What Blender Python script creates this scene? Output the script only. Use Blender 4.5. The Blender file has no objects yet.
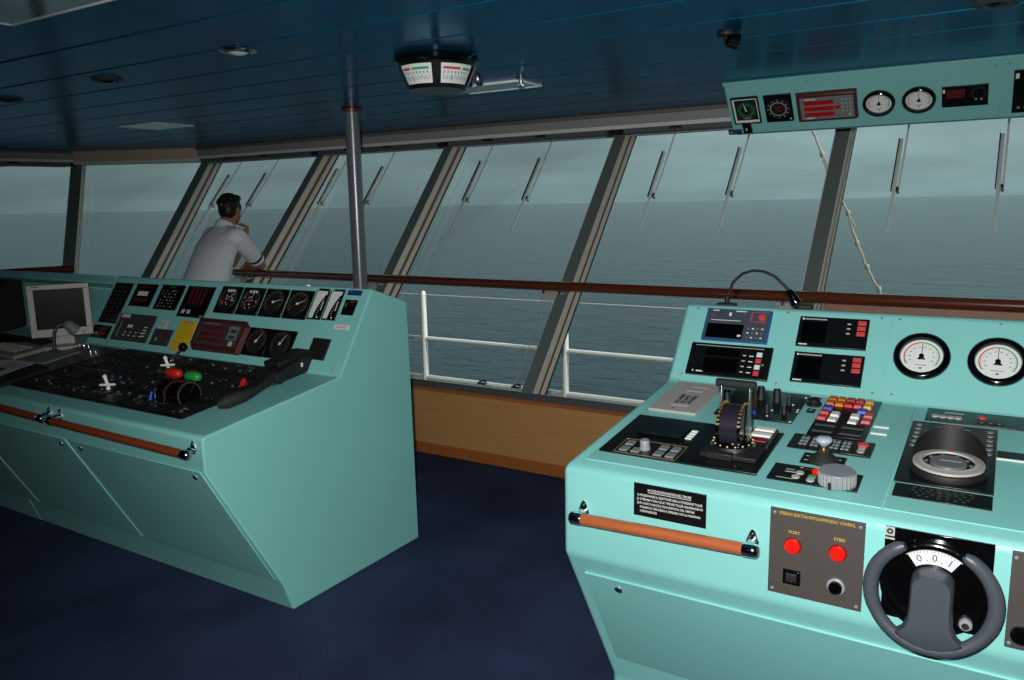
import bpy, bmesh, math, random
from mathutils import Vector, Matrix
random.seed(7)
sc = bpy.context.scene
COL = sc.collection
V = Vector
PI = math.pi

# ------------------------------------------------------------------ camera
F_PX, PITCH, ROLL, YAW = 794.2, math.radians(9.71), math.radians(-1.0876), math.radians(31.956)
CAM = V((0, 0, 1.65))
FW = V((-math.sin(YAW) * math.cos(PITCH), math.cos(YAW) * math.cos(PITCH), -math.sin(PITCH)))
R0 = V((math.cos(YAW), math.sin(YAW), 0))
U0 = R0.cross(FW)
RIGHT = R0 * math.cos(ROLL) + U0 * math.sin(ROLL)
UP = U0 * math.cos(ROLL) - R0 * math.sin(ROLL)
cd = bpy.data.cameras.new('camera')
cam = bpy.data.objects.new('camera', cd)
COL.objects.link(cam)
cd.sensor_width = 36
cd.lens = F_PX / 1024 * 36
cd.clip_start = .05
cd.clip_end = 80000
m = Matrix.Identity(4)
for i, a in enumerate((RIGHT, UP, -FW)):
    for j in range(3):
        m[j][i] = a[j]
m.translation = CAM
cam.matrix_world = m
sc.camera = cam


def ray(p):
    return (FW * F_PX + RIGHT * (p[0] - 512) + UP * (340 - p[1])).normalized()


def on_plane(p, o, n):
    d = ray(p)
    return CAM + d * ((V(o) - CAM).dot(V(n)) / d.dot(V(n)))


def at_x(p, x): return on_plane(p, (x, 0, 0), (1, 0, 0))
def at_y(p, y): return on_plane(p, (0, y, 0), (0, 1, 0))
def at_z(p, z): return on_plane(p, (0, 0, z), (0, 0, 1))


# ------------------------------------------------------------------ materials
def lin(c):
    r = []
    for v in c[:3]:
        v /= 255.
        r.append(v / 12.92 if v <= .04045 else ((v + .055) / 1.055) ** 2.4)
    return (*r, 1)


def mat(name, rgb, rough=.5, metal=0., spec=.5, emit=None, es=1., coat=0., noise=None, bump=None, trans=0.):
    """noise=(scale, amount, stretch xyz) colour mottling, bump=(scale, strength, distance)"""
    M = bpy.data.materials.new(name)
    M.use_nodes = True
    nt = M.node_tree
    b = nt.nodes['Principled BSDF']
    b.inputs['Base Color'].default_value = lin(rgb)
    b.inputs['Roughness'].default_value = rough
    b.inputs['Metallic'].default_value = metal
    b.inputs['Specular IOR Level'].default_value = spec
    b.inputs['Coat Weight'].default_value = coat
    b.inputs['Coat Roughness'].default_value = .08
    b.inputs['Transmission Weight'].default_value = trans
    if emit:
        b.inputs['Emission Color'].default_value = lin(emit)
        b.inputs['Emission Strength'].default_value = es
    if noise or bump:
        tc = nt.nodes.new('ShaderNodeTexCoord')
        mp = nt.nodes.new('ShaderNodeMapping')
        nt.links.new(tc.outputs['Object'], mp.inputs['Vector'])
    if noise:
        if len(noise) > 2:
            mp.inputs['Scale'].default_value = noise[2]
        n = nt.nodes.new('ShaderNodeTexNoise')
        n.inputs['Scale'].default_value = noise[0]
        n.inputs['Detail'].default_value = 5
        nt.links.new(mp.outputs[0], n.inputs['Vector'])
        mx = nt.nodes.new('ShaderNodeMix')
        mx.data_type = 'RGBA'
        a = lin(rgb)
        k = noise[1]
        mx.inputs['A'].default_value = (a[0] * (1 - k), a[1] * (1 - k), a[2] * (1 - k), 1)
        mx.inputs['B'].default_value = (min(1, a[0] * (1 + k)), min(1, a[1] * (1 + k)), min(1, a[2] * (1 + k)), 1)
        nt.links.new(n.outputs['Fac'], mx.inputs['Factor'])
        nt.links.new(mx.outputs['Result'], b.inputs['Base Color'])
    if bump:
        n2 = nt.nodes.new('ShaderNodeTexNoise')
        n2.inputs['Scale'].default_value = bump[0]
        n2.inputs['Detail'].default_value = 3
        nt.links.new(mp.outputs[0], n2.inputs['Vector'])
        bp = nt.nodes.new('ShaderNodeBump')
        bp.inputs['Strength'].default_value = bump[1]
        bp.inputs['Distance'].default_value = bump[2]
        nt.links.new(n2.outputs['Fac'], bp.inputs['Height'])
        nt.links.new(bp.outputs[0], b.inputs['Normal'])
    return M


def emat(name, rgb, s=1.):
    M = bpy.data.materials.new(name)
    M.use_nodes = True
    nt = M.node_tree
    nt.nodes.clear()
    e = nt.nodes.new('ShaderNodeEmission')
    e.inputs[0].default_value = lin(rgb)
    e.inputs[1].default_value = s
    o = nt.nodes.new('ShaderNodeOutputMaterial')
    nt.links.new(e.outputs[0], o.inputs[0])
    return M


TEAL = mat('teal_paint', (134, 205, 200), .38, spec=.4, noise=(3, .05), bump=(260, .05, .002))
TEAL2 = mat('teal_overhead_paint', (128, 192, 190), .4, spec=.4, noise=(3, .05))
BLACK = mat('black_panel', (14, 15, 16), .28, spec=.5, noise=(40, .3))
BLACKM = mat('black_matte', (20, 20, 21), .6)
BLACKG = mat('black_gloss', (6, 6, 7), .12, spec=.6)
RUBBER = mat('dark_rubber', (26, 26, 27), .75)
SCREEN = mat('dark_screen', (4, 4, 5), .3, spec=.08)
LCD = mat('lcd_screen', (30, 38, 46), .15)
CHROME = mat('chrome', (215, 218, 222), .12, 1.)
WIPS = mat('wiper_silver', (246, 246, 242), .35, .0)
STEEL = mat('brushed_steel', (170, 172, 172), .3, 1.)
BRASS = mat('brass', (214, 180, 120), .3, .8)
GREYP = mat('grey_panel', (70, 65, 62), .5, noise=(60, .12))
DIFFM = mat('mirror_diffuser', (176, 186, 188), .10, .75)
GREYD = mat('dark_grey_panel', (58, 62, 62), .5)
GREYL = mat('light_grey_plastic', (176, 174, 168), .5)
GREYK = mat('grey_key', (112, 122, 122), .5)
GREYW = mat('wheel_grey', (68, 74, 82), .42, bump=(700, .12, .0006))
KNOBG = mat('grey_knob', (140, 146, 150), .45)
WHITE = mat('white_plastic', (226, 228, 222), .45)
DIALW = mat('dial_white', (222, 228, 224), .5)
INK = mat('ink_black', (16, 16, 16), .6)
RED = mat('red_key', (200, 70, 72), .4)
REDL = mat('red_lamp', (235, 20, 16), .25, emit=(255, 20, 10), es=.55)
REDD = mat('red_dark', (120, 18, 18), .35)
ORANGE = mat('orange_key', (214, 112, 24), .35)
AMBER = mat('amber_key', (226, 166, 70), .35)
BLUEK = mat('blue_key', (40, 80, 200), .4)
BLUEB = mat('blue_bezel', (38, 86, 140), .35)
GREEN = mat('green_mark', (60, 160, 110), .5)
GREENH = mat('green_handle', (40, 150, 70), .35)
REDH = mat('red_handle', (190, 36, 30), .35)
REDM = mat('red_mark', (204, 60, 70), .5)
YELLOW = mat('yellow_sheet', (216, 186, 30), .6)
YELI = mat('yellow_ink', (196, 160, 50), .6)
DIMY = mat('dim_yellow_ink', (112, 92, 44), .6)
DIMO = mat('dim_orange_ink', (96, 66, 40), .6)
DIMW = mat('dim_white_ink', (92, 104, 104), .6)
ORI = mat('orange_ink', (190, 120, 50), .6)
BROWNF = mat('maroon_frame', (78, 28, 32), .4)
LEDR = mat('led_red', (140, 16, 22), .3, emit=(200, 16, 22), es=.10)
LEDD = mat('led_dim', (92, 30, 32), .35)
NAVYL = mat('navy_label', (30, 50, 110), .5)
PAPER = mat('paper', (205, 208, 208), .7, noise=(30, .15))
WOODR = mat('varnished_rail', (98, 46, 26), .25, spec=.6, coat=.5, noise=(14, .35, (.25, 6, 6)))
WOODB = mat('grab_bar_wood', (168, 92, 54), .3, coat=.4, noise=(30, .3, (.3, 6, 6)))
WOODD = mat('grab_bar_dark_wood', (140, 62, 34), .3, coat=.4, noise=(30, .3, (.3, 6, 6)))
OAK = mat('oak_panel', (190, 140, 86), .45, noise=(9, .22, (.35, 9, 14)))
MAHOG = mat('mahogany_trim', (164, 96, 48), .35, noise=(9, .25, (.3, 8, 8)))
SILL = mat('grey_sill', (78, 82, 82), .5)
MULD = mat('mullion_dark', (104, 116, 112), .5)
MULL = mat('mullion_light', (222, 212, 196), .5)
MULB = mat('mullion_groove', (110, 90, 68), .6)
GASK = mat('gasket', (28, 30, 30), .6)
BEIGE = mat('beige_header', (204, 184, 160), .55)
HEADG = mat('grey_header', (150, 154, 152), .5)
HEADL = mat('light_lip', (222, 226, 216), .45)
HEADB = mat('brown_strip', (112, 102, 94), .55)
BLIND = mat('blind_housing', (84, 92, 98), .5)
WALLM = mat('wall_paint', (120, 116, 108), .6)
EXTW = mat('white_rail_paint', (236, 238, 232), .4)
DECK = mat('deck_paint', (96, 110, 104), .7)
ROPE = mat('rope', (176, 170, 150), .9)
POLE = mat('pole_grey', (122, 126, 134), .3, .35, spec=.6)
COLLAR = mat('copper_collar', (130, 60, 40), .35, .5)
SKIN = mat('skin', (176, 118, 92), .55)
SHIRT = mat('shirt_cloth', (242, 243, 248), .85, noise=(16, .04), bump=(20, .18, .01))
NAVY = mat('navy_cloth', (22, 26, 44), .8)
HAIR = mat('hair', (18, 14, 13), .5, noise=(60, .5))
SHOE = mat('shoe_leather', (18, 16, 15), .4)
DIFF = mat('lamp_diffuser', (214, 220, 216), .45, spec=.5)
ALU = mat('aluminium', (236, 240, 242), .4, .0)


def carpet():
    M = mat('blue_carpet', (26, 32, 60), .95, spec=.1)
    nt = M.node_tree
    b = nt.nodes['Principled BSDF']
    tc = nt.nodes.new('ShaderNodeTexCoord')
    n1 = nt.nodes.new('ShaderNodeTexNoise'); n1.inputs['Scale'].default_value = 2.2; n1.inputs['Detail'].default_value = 6
    n2 = nt.nodes.new('ShaderNodeTexNoise'); n2.inputs['Scale'].default_value = 260
    for n in (n1, n2): nt.links.new(tc.outputs['Object'], n.inputs['Vector'])
    ad = nt.nodes.new('ShaderNodeMath'); ad.operation = 'ADD'
    nt.links.new(n1.outputs['Fac'], ad.inputs[0]); nt.links.new(n2.outputs['Fac'], ad.inputs[1])
    cr = nt.nodes.new('ShaderNodeValToRGB')
    cr.color_ramp.elements[0].position = .6; cr.color_ramp.elements[0].color = lin((30, 39, 62))
    cr.color_ramp.elements[1].position = 1.4; cr.color_ramp.elements[1].color = lin((62, 75, 108))
    mr = nt.nodes.new('ShaderNodeMapRange'); mr.inputs['From Max'].default_value = 2
    nt.links.new(ad.outputs[0], mr.inputs[0])
    cr.color_ramp.elements[0].position = .35; cr.color_ramp.elements[1].position = .68
    nt.links.new(mr.outputs[0], cr.inputs[0]); nt.links.new(cr.outputs[0], b.inputs['Base Color'])
    bp = nt.nodes.new('ShaderNodeBump'); bp.inputs['Strength'].default_value = .6; bp.inputs['Distance'].default_value = .004
    nt.links.new(n2.outputs['Fac'], bp.inputs['Height']); nt.links.new(bp.outputs[0], b.inputs['Normal'])
    return M


CARPET = carpet()
CEIL = mat('blue_metal_planks', (24, 106, 142), .24, .6, spec=.4, coat=.0, noise=(2.0, .12, (.2, 3, 1)))
_b = CEIL.node_tree.nodes['Principled BSDF']; _b.inputs['Specular Tint'].default_value = lin((110, 180, 215))
CEILG = mat('lit_plank_groove', (20, 66, 140), .3, .2)  # brighter blue paints the light caught along the grooves into their colour


def glass():
    M = bpy.data.materials.new('window_glass')
    M.use_nodes = True
    nt = M.node_tree
    nt.nodes.clear()
    o = nt.nodes.new('ShaderNodeOutputMaterial')
    t = nt.nodes.new('ShaderNodeBsdfTransparent'); t.inputs[0].default_value = (.965, .975, .975, 1)
    g = nt.nodes.new('ShaderNodeBsdfGlossy'); g.inputs['Roughness'].default_value = .02
    f = nt.nodes.new('ShaderNodeFresnel'); f.inputs[0].default_value = 1.3
    mu = nt.nodes.new('ShaderNodeMath'); mu.operation = 'MULTIPLY'; mu.inputs[1].default_value = .22
    x = nt.nodes.new('ShaderNodeMixShader')
    nt.links.new(f.outputs[0], mu.inputs[0]); nt.links.new(mu.outputs[0], x.inputs[0])
    nt.links.new(t.outputs[0], x.inputs[1]); nt.links.new(g.outputs[0], x.inputs[2])
    nt.links.new(x.outputs[0], o.inputs[0])
    return M


GLASS = glass()


def sea_mat():
    M = mat('sea_water', (8, 42, 50), .14, spec=.12)
    nt = M.node_tree
    b = nt.nodes['Principled BSDF']
    tc = nt.nodes.new('ShaderNodeTexCoord')
    prev = None
    for sc_, st, dist, stretch in ((.06, .7, 2.4, (1, 1.7, 1)), (.28, .9, .9, (1, 1.7, 1)), (1.1, 1., .22, (1, 1.5, 1))):
        mp = nt.nodes.new('ShaderNodeMapping'); mp.inputs['Scale'].default_value = stretch; mp.inputs['Rotation'].default_value = (0, 0, -.5)
        n = nt.nodes.new('ShaderNodeTexNoise'); n.inputs['Scale'].default_value = sc_; n.inputs['Detail'].default_value = 4
        nt.links.new(tc.outputs['Object'], mp.inputs[0]); nt.links.new(mp.outputs[0], n.inputs['Vector'])
        bp = nt.nodes.new('ShaderNodeBump'); bp.inputs['Strength'].default_value = st; bp.inputs['Distance'].default_value = dist
        nt.links.new(n.outputs['Fac'], bp.inputs['Height'])
        if prev: nt.links.new(prev.outputs[0], bp.inputs['Normal'])
        prev = bp
    nt.links.new(prev.outputs[0], b.inputs['Normal'])
    return M


SEA = sea_mat()


# ------------------------------------------------------------------ mesh helpers
WORLD = {}


def perp(a):
    a = a.normalized()
    b = V((0, 0, 1)) if abs(a.z) < .9 else V((1, 0, 0))
    x = a.cross(b).normalized()
    return x, a.cross(x).normalized()


class MB:
    def __init__(s, m=None):
        s.bm = bmesh.new(); s.mats = []; s.cur = 0
        if m: s.use(m)

    def use(s, m):
        if m not in s.mats: s.mats.append(m)
        s.cur = s.mats.index(m)
        return s

    def face(s, vs):
        try:
            f = s.bm.faces.new(vs); f.material_index = s.cur; f.smooth = True
            return f
        except ValueError:
            return None

    def hexa(s, p):
        v = [s.bm.verts.new(q) for q in p]
        for f in ((3, 2, 1, 0), (4, 5, 6, 7), (0, 1, 5, 4), (1, 2, 6, 5), (2, 3, 7, 6), (3, 0, 4, 7)):
            s.face([v[i] for i in f])
        return s

    def box(s, c, sx, sy, sz, ax=(1, 0, 0), ay=(0, 1, 0), az=(0, 0, 1)):
        c = V(c); ax = V(ax) * sx / 2; ay = V(ay) * sy / 2; az = V(az) * sz / 2
        return s.hexa([c + ax * i + ay * j + az * k for k in (-1, 1) for i, j in ((-1, -1), (1, -1), (1, 1), (-1, 1))])

    def plate(s, S, a0, b0, a1, b1, c0, c1, inset=0):
        P = S.P
        i = inset
        return s.hexa([P(a0, b0, c0), P(a1, b0, c0), P(a1, b1, c0), P(a0, b1, c0),
                       P(a0 + i, b0 + i, c1), P(a1 - i, b0 + i, c1), P(a1 - i, b1 - i, c1), P(a0 + i, b1 - i, c1)])

    def prism(s, pts, vec):
        vec = V(vec)
        a = [s.bm.verts.new(V(p)) for p in pts]
        b = [s.bm.verts.new(V(p) + vec) for p in pts]
        s.face(a[::-1]); s.face(b)
        n = len(a)
        for i in range(n):
            s.face([a[i], a[(i + 1) % n], b[(i + 1) % n], b[i]])
        return s

    def lathe(s, o, axis, prof, seg=24, close=True, xdir=None):
        o = V(o); axis = V(axis).normalized()
        if xdir is None: x, y = perp(axis)
        else:
            x = V(xdir).normalized(); y = axis.cross(x)
        rings = []
        for r, h in prof:
            if r < 1e-6:
                rings.append([s.bm.verts.new(o + axis * h)])
            else:
                rings.append([s.bm.verts.new(o + axis * h + (x * math.cos(2 * PI * i / seg) + y * math.sin(2 * PI * i / seg)) * r) for i in range(seg)])
        for A, B in zip(rings, rings[1:]):
            for i in range(seg):
                j = (i + 1) % seg
                if len(A) == 1 and len(B) == 1: continue
                if len(A) == 1: s.face([A[0], B[j], B[i]][::-1])
                elif len(B) == 1: s.face([A[i], A[j], B[0]])
                else: s.face([A[i], A[j], B[j], B[i]])
        if close:
            if len(rings[0]) > 1: s.face(rings[0][::-1])
            if len(rings[-1]) > 1: s.face(rings[-1])
        return s

    def cyl(s, o, axis, r, h, seg=20):
        return s.lathe(o, axis, [(r, 0), (r, h)], seg)

    def tube(s, pts, r, seg=10, cap=True, closed=False, flat=1., nrm=None):
        pts = [V(p) for p in pts]
        n = len(pts)
        rs = r if isinstance(r, (list, tuple)) else [r] * n
        rings = []
        x = None
        for i, p in enumerate(pts):
            if closed: t = (pts[(i + 1) % n] - pts[i - 1]).normalized()
            else: t = (pts[min(i + 1, n - 1)] - pts[max(i - 1, 0)]).normalized()
            if nrm is not None: x = (V(nrm) - t * V(nrm).dot(t)).normalized()
            elif x is None: x, _ = perp(t)
            else: x = (x - t * x.dot(t)).normalized()
            y = t.cross(x)
            rings.append([s.bm.verts.new(p + (x * math.cos(2 * PI * k / seg) * flat + y * math.sin(2 * PI * k / seg)) * rs[i]) for k in range(seg)])
        for i in range(n if closed else n - 1):
            A, B = rings[i], rings[(i + 1) % n]
            for k in range(seg):
                j = (k + 1) % seg
                s.face([A[k], A[j], B[j], B[k]])
        if cap and not closed:
            s.face(rings[0][::-1]); s.face(rings[-1])
        return s

    def ball(s, c, rx, ry=None, rz=None, ax=(1, 0, 0), ay=(0, 1, 0), az=(0, 0, 1), nu=16, nv=10):
        c = V(c); ry = rx if ry is None else ry; rz = rx if rz is None else rz
        ax, ay, az = V(ax), V(ay), V(az)
        rows = []
        for j in range(nv + 1):
            t = PI * j / nv
            if j in (0, nv): rows.append([s.bm.verts.new(c + az * rz * math.cos(t))])
            else: rows.append([s.bm.verts.new(c + az * rz * math.cos(t) + (ax * rx * math.cos(2 * PI * i / nu) + ay * ry * math.sin(2 * PI * i / nu)) * math.sin(t)) for i in range(nu)])
        for A, B in zip(rows, rows[1:]):
            for i in range(nu):
                j = (i + 1) % nu
                if len(A) == 1: s.face([A[0], B[i], B[j]])
                elif len(B) == 1: s.face([A[i], B[0], A[j]])
                else: s.face([A[i], B[i], B[j], A[j]])
        return s

    def arc(s, S, ca, cb, r0, r1, t0, t1, c, n=24, th=.0008):
        """flat annular sector on surface S; angles in degrees, 0 = +u, ccw"""
        A = []; B = []
        for i in range(n + 1):
            t = math.radians(t0 + (t1 - t0) * i / n)
            A.append(s.bm.verts.new(S.P(ca + r0 * math.cos(t), cb + r0 * math.sin(t), c)))
            B.append(s.bm.verts.new(S.P(ca + r1 * math.cos(t), cb + r1 * math.sin(t), c)))
        for i in range(n):
            f = [A[i], B[i], B[i + 1], A[i + 1]]
            s.face(f if t1 > t0 else f[::-1])
        return s

    def ticks(s, S, ca, cb, r0, r1, t0, t1, n, c, w):
        for i in range(n):
            t = math.radians(t0 + (t1 - t0) * i / max(1, n - 1))
            d = V((math.cos(t), math.sin(t))); e = V((-d.y, d.x)) * w / 2
            q = [d * r0 - e, d * r1 - e, d * r1 + e, d * r0 + e]
            s.face([s.bm.verts.new(S.P(ca + k.x, cb + k.y, c)) for k in q])
        return s

    def flat(s, S, pts, c):
        s.face([s.bm.verts.new(S.P(a, b, c)) for a, b in pts])
        return s

    def rect(s, S, a0, b0, a1, b1, c):
        return s.flat(S, [(a0, b0), (a1, b0), (a1, b1), (a0, b1)], c)

    def build(s, name, parent=None, loc=None, bevel=0, seg=2, sharp=35, subsurf=0):
        bmesh.ops.recalc_face_normals(s.bm, faces=[f for f in s.bm.faces]) if not getattr(s, 'keep', False) else None
        if parent is not None: off = WORLD[parent.name]
        elif loc is not None: off = V(loc)
        else:
            lo = V((min(v.co.x for v in s.bm.verts), min(v.co.y for v in s.bm.verts), min(v.co.z for v in s.bm.verts)))
            hi = V((max(v.co.x for v in s.bm.verts), max(v.co.y for v in s.bm.verts), max(v.co.z for v in s.bm.verts)))
            off = V(((lo.x + hi.x) / 2, (lo.y + hi.y) / 2, lo.z))
        for v in s.bm.verts: v.co -= off
        me = bpy.data.meshes.new(name)
        s.bm.to_mesh(me); s.bm.free()
        for mm in s.mats: me.materials.append(mm)
        me.set_sharp_from_angle(angle=math.radians(sharp))
        o = bpy.data.objects.new(name, me)
        COL.objects.link(o)
        if parent is not None: o.parent = parent
        else: o.location = off
        WORLD[o.name] = off
        if bevel:
            b = o.modifiers.new('edge', 'BEVEL'); b.width = bevel; b.segments = seg; b.limit_method = 'ANGLE'; b.angle_limit = math.radians(30)
        if subsurf:
            b = o.modifiers.new('sub', 'SUBSURF'); b.levels = subsurf; b.render_levels = subsurf
        return o


class Surf:
    """a flat surface: origin, u (across), v (up the surface), n (out of it)"""
    def __init__(s, o, u, v):
        s.o = V(o); s.u = V(u).normalized(); s.v = V(v).normalized(); s.n = s.u.cross(s.v).normalized()

    def P(s, a, b, c=0): return s.o + s.u * a + s.v * b + s.n * c

    def uv(s, px, c=0):
        p = on_plane(px, s.o + s.n * c, s.n) - s.o
        return p.dot(s.u), p.dot(s.v)

    def rect(s, q):
        """tl, tr, br, bl pixels -> a0, b0, a1, b1"""
        t = [s.uv(p) for p in q]
        return ((t[0][0] + t[3][0]) / 2, (t[2][1] + t[3][1]) / 2, (t[1][0] + t[2][0]) / 2, (t[0][1] + t[1][1]) / 2)

    def sub(s, r, c):
        T = Surf(s.P(r[0], r[1], c), s.u, s.v)
        T.w, T.h = r[2] - r[0], r[3] - r[1]
        return T


def thing(name, label, cat, loc, group=None):
    o = bpy.data.objects.new(name, None); COL.objects.link(o)
    o.location = loc; o.empty_display_size = .1
    WORLD[o.name] = V(loc)
    return tag(o, label, cat, group)


def tag(o, label, cat, group=None, kind=None):
    if label: o['label'] = label
    if cat: o['category'] = cat
    if group: o['group'] = group
    if kind: o['kind'] = kind
    return o


def struct(o, label=None):
    o['kind'] = 'structure'
    if label: o['label'] = label
    return o


FONT_CACHE = {}


def text(S, a, b, size, s, m, parent, c=.0006, align='CENTER', name='lettering', wide=1., label=None, rot=0., bold=0., fit=None):
    cu = bpy.data.curves.new('t', 'FONT')
    cu.body = s; cu.size = size; cu.align_x = align; cu.align_y = 'CENTER'; cu.resolution_u = 2
    cu.offset = bold * size
    t = bpy.data.objects.new('t', cu); COL.objects.link(t)
    dg = bpy.context.evaluated_depsgraph_get()
    me = bpy.data.meshes.new_from_object(t.evaluated_get(dg))
    me.name = name
    bpy.data.objects.remove(t); bpy.data.curves.remove(cu)
    if fit:
        xs_ = [v.co.x for v in me.vertices]; wide = fit / max(1e-6, max(xs_) - min(xs_))
    off = WORLD[parent.name]
    cr, sr = math.cos(rot), math.sin(rot)
    for v in me.vertices:
        x, y = v.co.x * wide, v.co.y
        v.co = S.P(a + x * cr - y * sr, b + x * sr + y * cr, c) - off
    me.materials.clear(); me.materials.append(m)
    o = bpy.data.objects.new(name, me); COL.objects.link(o); o.parent = parent
    WORLD[o.name] = off
    if label: o['label'] = label
    return o


def instrument(S, q, name, parent, m, th=.006, bevel=.0015, inset=0, rect=None, label=None):
    r = rect or S.rect(q)
    b = MB(m); b.plate(S, *r, -.002, th, inset)
    o = b.build(name, parent, bevel=bevel)
    if label: o['label'] = label
    return o, S.sub(r, th)


# ------------------------------------------------------------------ world and light
def build_world():
    w = bpy.data.worlds.new('sky'); sc.world = w; w.use_nodes = True
    nt = w.node_tree; nt.nodes.clear()
    N = nt.nodes.new; L = nt.links.new
    tc = N('ShaderNodeTexCoord'); sx = N('ShaderNodeSeparateXYZ'); L(tc.outputs['Generated'], sx.inputs[0])
    cr = N('ShaderNodeValToRGB')
    e = cr.color_ramp.elements
    e[0].position = 0; e[0].color = lin((125, 151, 153))
    e[1].position = .5; e[1].color = lin((152, 166, 172))
    x = e.new(.10); x.color = lin((137, 161, 162))
    x = e.new(.22); x.color = lin((150, 171, 170))
    L(sx.outputs[2], cr.inputs[0])
    dp = N('ShaderNodeVectorMath'); dp.operation = 'DOT_PRODUCT'; dp.inputs[1].default_value = (.62, .78, 0)
    L(tc.outputs['Generated'], dp.inputs[0])
    mr = N('ShaderNodeMapRange'); mr.inputs['From Min'].default_value = -.25; mr.inputs['From Max'].default_value = .85
    mr.inputs['To Min'].default_value = .60; mr.inputs['To Max'].default_value = 1.22
    L(dp.outputs['Value'], mr.inputs[0])
    mp = N('ShaderNodeMapping'); mp.inputs['Scale'].default_value = (2.5, 2.5, 16)
    L(tc.outputs['Generated'], mp.inputs[0])
    n = N('ShaderNodeTexNoise'); n.inputs['Scale'].default_value = 2.2; n.inputs['Detail'].default_value = 6
    L(mp.outputs[0], n.inputs['Vector'])
    m2 = N('ShaderNodeMapRange'); m2.inputs['From Min'].default_value = .3; m2.inputs['From Max'].default_value = .7
    m2.inputs['To Min'].default_value = .86; m2.inputs['To Max'].default_value = 1.14
    L(n.outputs['Fac'], m2.inputs[0])
    mu = N('ShaderNodeMath'); mu.operation = 'MULTIPLY'; L(mr.outputs[0], mu.inputs[0]); L(m2.outputs[0], mu.inputs[1])
    m3 = N('ShaderNodeMapRange'); m3.inputs['From Min'].default_value = .16; m3.inputs['From Max'].default_value = .75
    m3.inputs['To Min'].default_value = 1.0; m3.inputs['To Max'].default_value = 2.6
    L(sx.outputs[2], m3.inputs[0])
    m4 = N('ShaderNodeMath'); m4.operation = 'MULTIPLY'; L(mu.outputs[0], m4.inputs[0]); L(m3.outputs[0], m4.inputs[1]); mu = m4
    bg = N('ShaderNodeBackground'); L(cr.outputs[0], bg.inputs[0]); L(mu.outputs[0], bg.inputs[1])
    o = N('ShaderNodeOutputWorld'); L(bg.outputs[0], o.inputs[0])


build_world()
fl = bpy.data.lights.new('camera_flash', 'SPOT')
fl.energy = 310; fl.shadow_soft_size = .025; fl.spot_size = math.radians(104); fl.spot_blend = .75
fl.color = (1, .985, .95)
fo = bpy.data.objects.new('camera_flash', fl); COL.objects.link(fo)
fo.location = CAM + UP * .11 - RIGHT * .05
aim = at_y((620, 400), 3.0)
fo.rotation_euler = (aim - fo.location).to_track_quat('-Z', 'Y').to_euler()

sc.view_settings.view_transform = 'Standard'
sc.view_settings.look = 'None'
sc.view_settings.exposure = 0
sc.view_settings.gamma = 1
sc.view_settings.use_curve_mapping = False
sc.cycles.use_denoising = True
sc.cycles.max_bounces = 8
sc.cycles.transparent_max_bounces = 12

# ------------------------------------------------------------------ room shell
ZC = 2.27
RAKE = .849
FN = [V((0, 1)), V((-math.sin(math.radians(25)), math.cos(math.radians(25)))), V((-math.sin(math.radians(75)), math.cos(math.radians(75))))]
CA, CB = V((-6.9, 4.60)), V((-7.66, 4.246))
FD = [4.60, FN[1].dot(CA), FN[2].dot(CB)]
FT = [V((n.y, -n.x)) for n in FN]          # tangent, towards the right end of the bridge


def isect(n1, d1, n2, d2):
    det = n1.x * n2.y - n1.y * n2.x
    return V(((d1 * n2.y - d2 * n1.y) / det, (n1.x * d2 - n2.x * d1) / det))


def ring(off, z, lean=True):
    """the four plan points of the window front at height z, off metres outside the mullion faces"""
    k = (RAKE * (z - 1.12) if lean else RAKE * (.52 - 1.12)) + off
    d = [x + k for x in FD]
    a = isect(FN[0], d[0], FN[1], d[1]); b = isect(FN[1], d[1], FN[2], d[2])
    e = b - FT[2] * 3.4
    return [V((3.0, d[0], z)), V((a.x, a.y, z)), V((b.x, b.y, z)), V((e.x, e.y, z))]


def sweep(mb, prof, i, lean=True):
    """closed profile of (off, z) run along facet i"""
    A = []; B = []
    for o, z in prof:
        r = ring(o, z, lean)
        A.append(mb.bm.verts.new(r[i])); B.append(mb.bm.verts.new(r[i + 1]))
    n = len(prof)
    for k in range(n):
        mb.face([A[k], A[(k + 1) % n], B[(k + 1) % n], B[k]])
    mb.face(A); mb.face(B[::-1])


# floor
b = MB(CARPET); b.box((-3, .75, -.05), 14, 8, .1)
struct(b.build('floor'))
# ceiling of long planks
b = MB(CEIL)
y = -3.1
ys = []
while y < 5.6:
    ys.append(y); y += .352
for y in ys:
    y1 = y + .338
    b.use(CEIL)
    pr = [(-12, y, ZC + .012), (-12, y + .004, ZC), (-12, y1 - .004, ZC), (-12, y1, ZC + .012)]
    A = [b.bm.verts.new(p) for p in pr]; B = [b.bm.verts.new((3.1, p[1], p[2])) for p in pr]
    for k in range(3): b.face([A[k], B[k], B[k + 1], A[k + 1]])
    b.use(CEILG)
    v = [b.bm.verts.new(p) for p in ((-12, y1, ZC + .012), (3.1, y1, ZC + .012), (3.1, y1 + .014, ZC + .012), (-12, y1 + .014, ZC + .012))]
    b.face(v)
b.use(CEIL); b.box((-4.45, 1.2, ZC + .06), 15.1, 8.9, .08)
struct(b.build('ceiling'))
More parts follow.
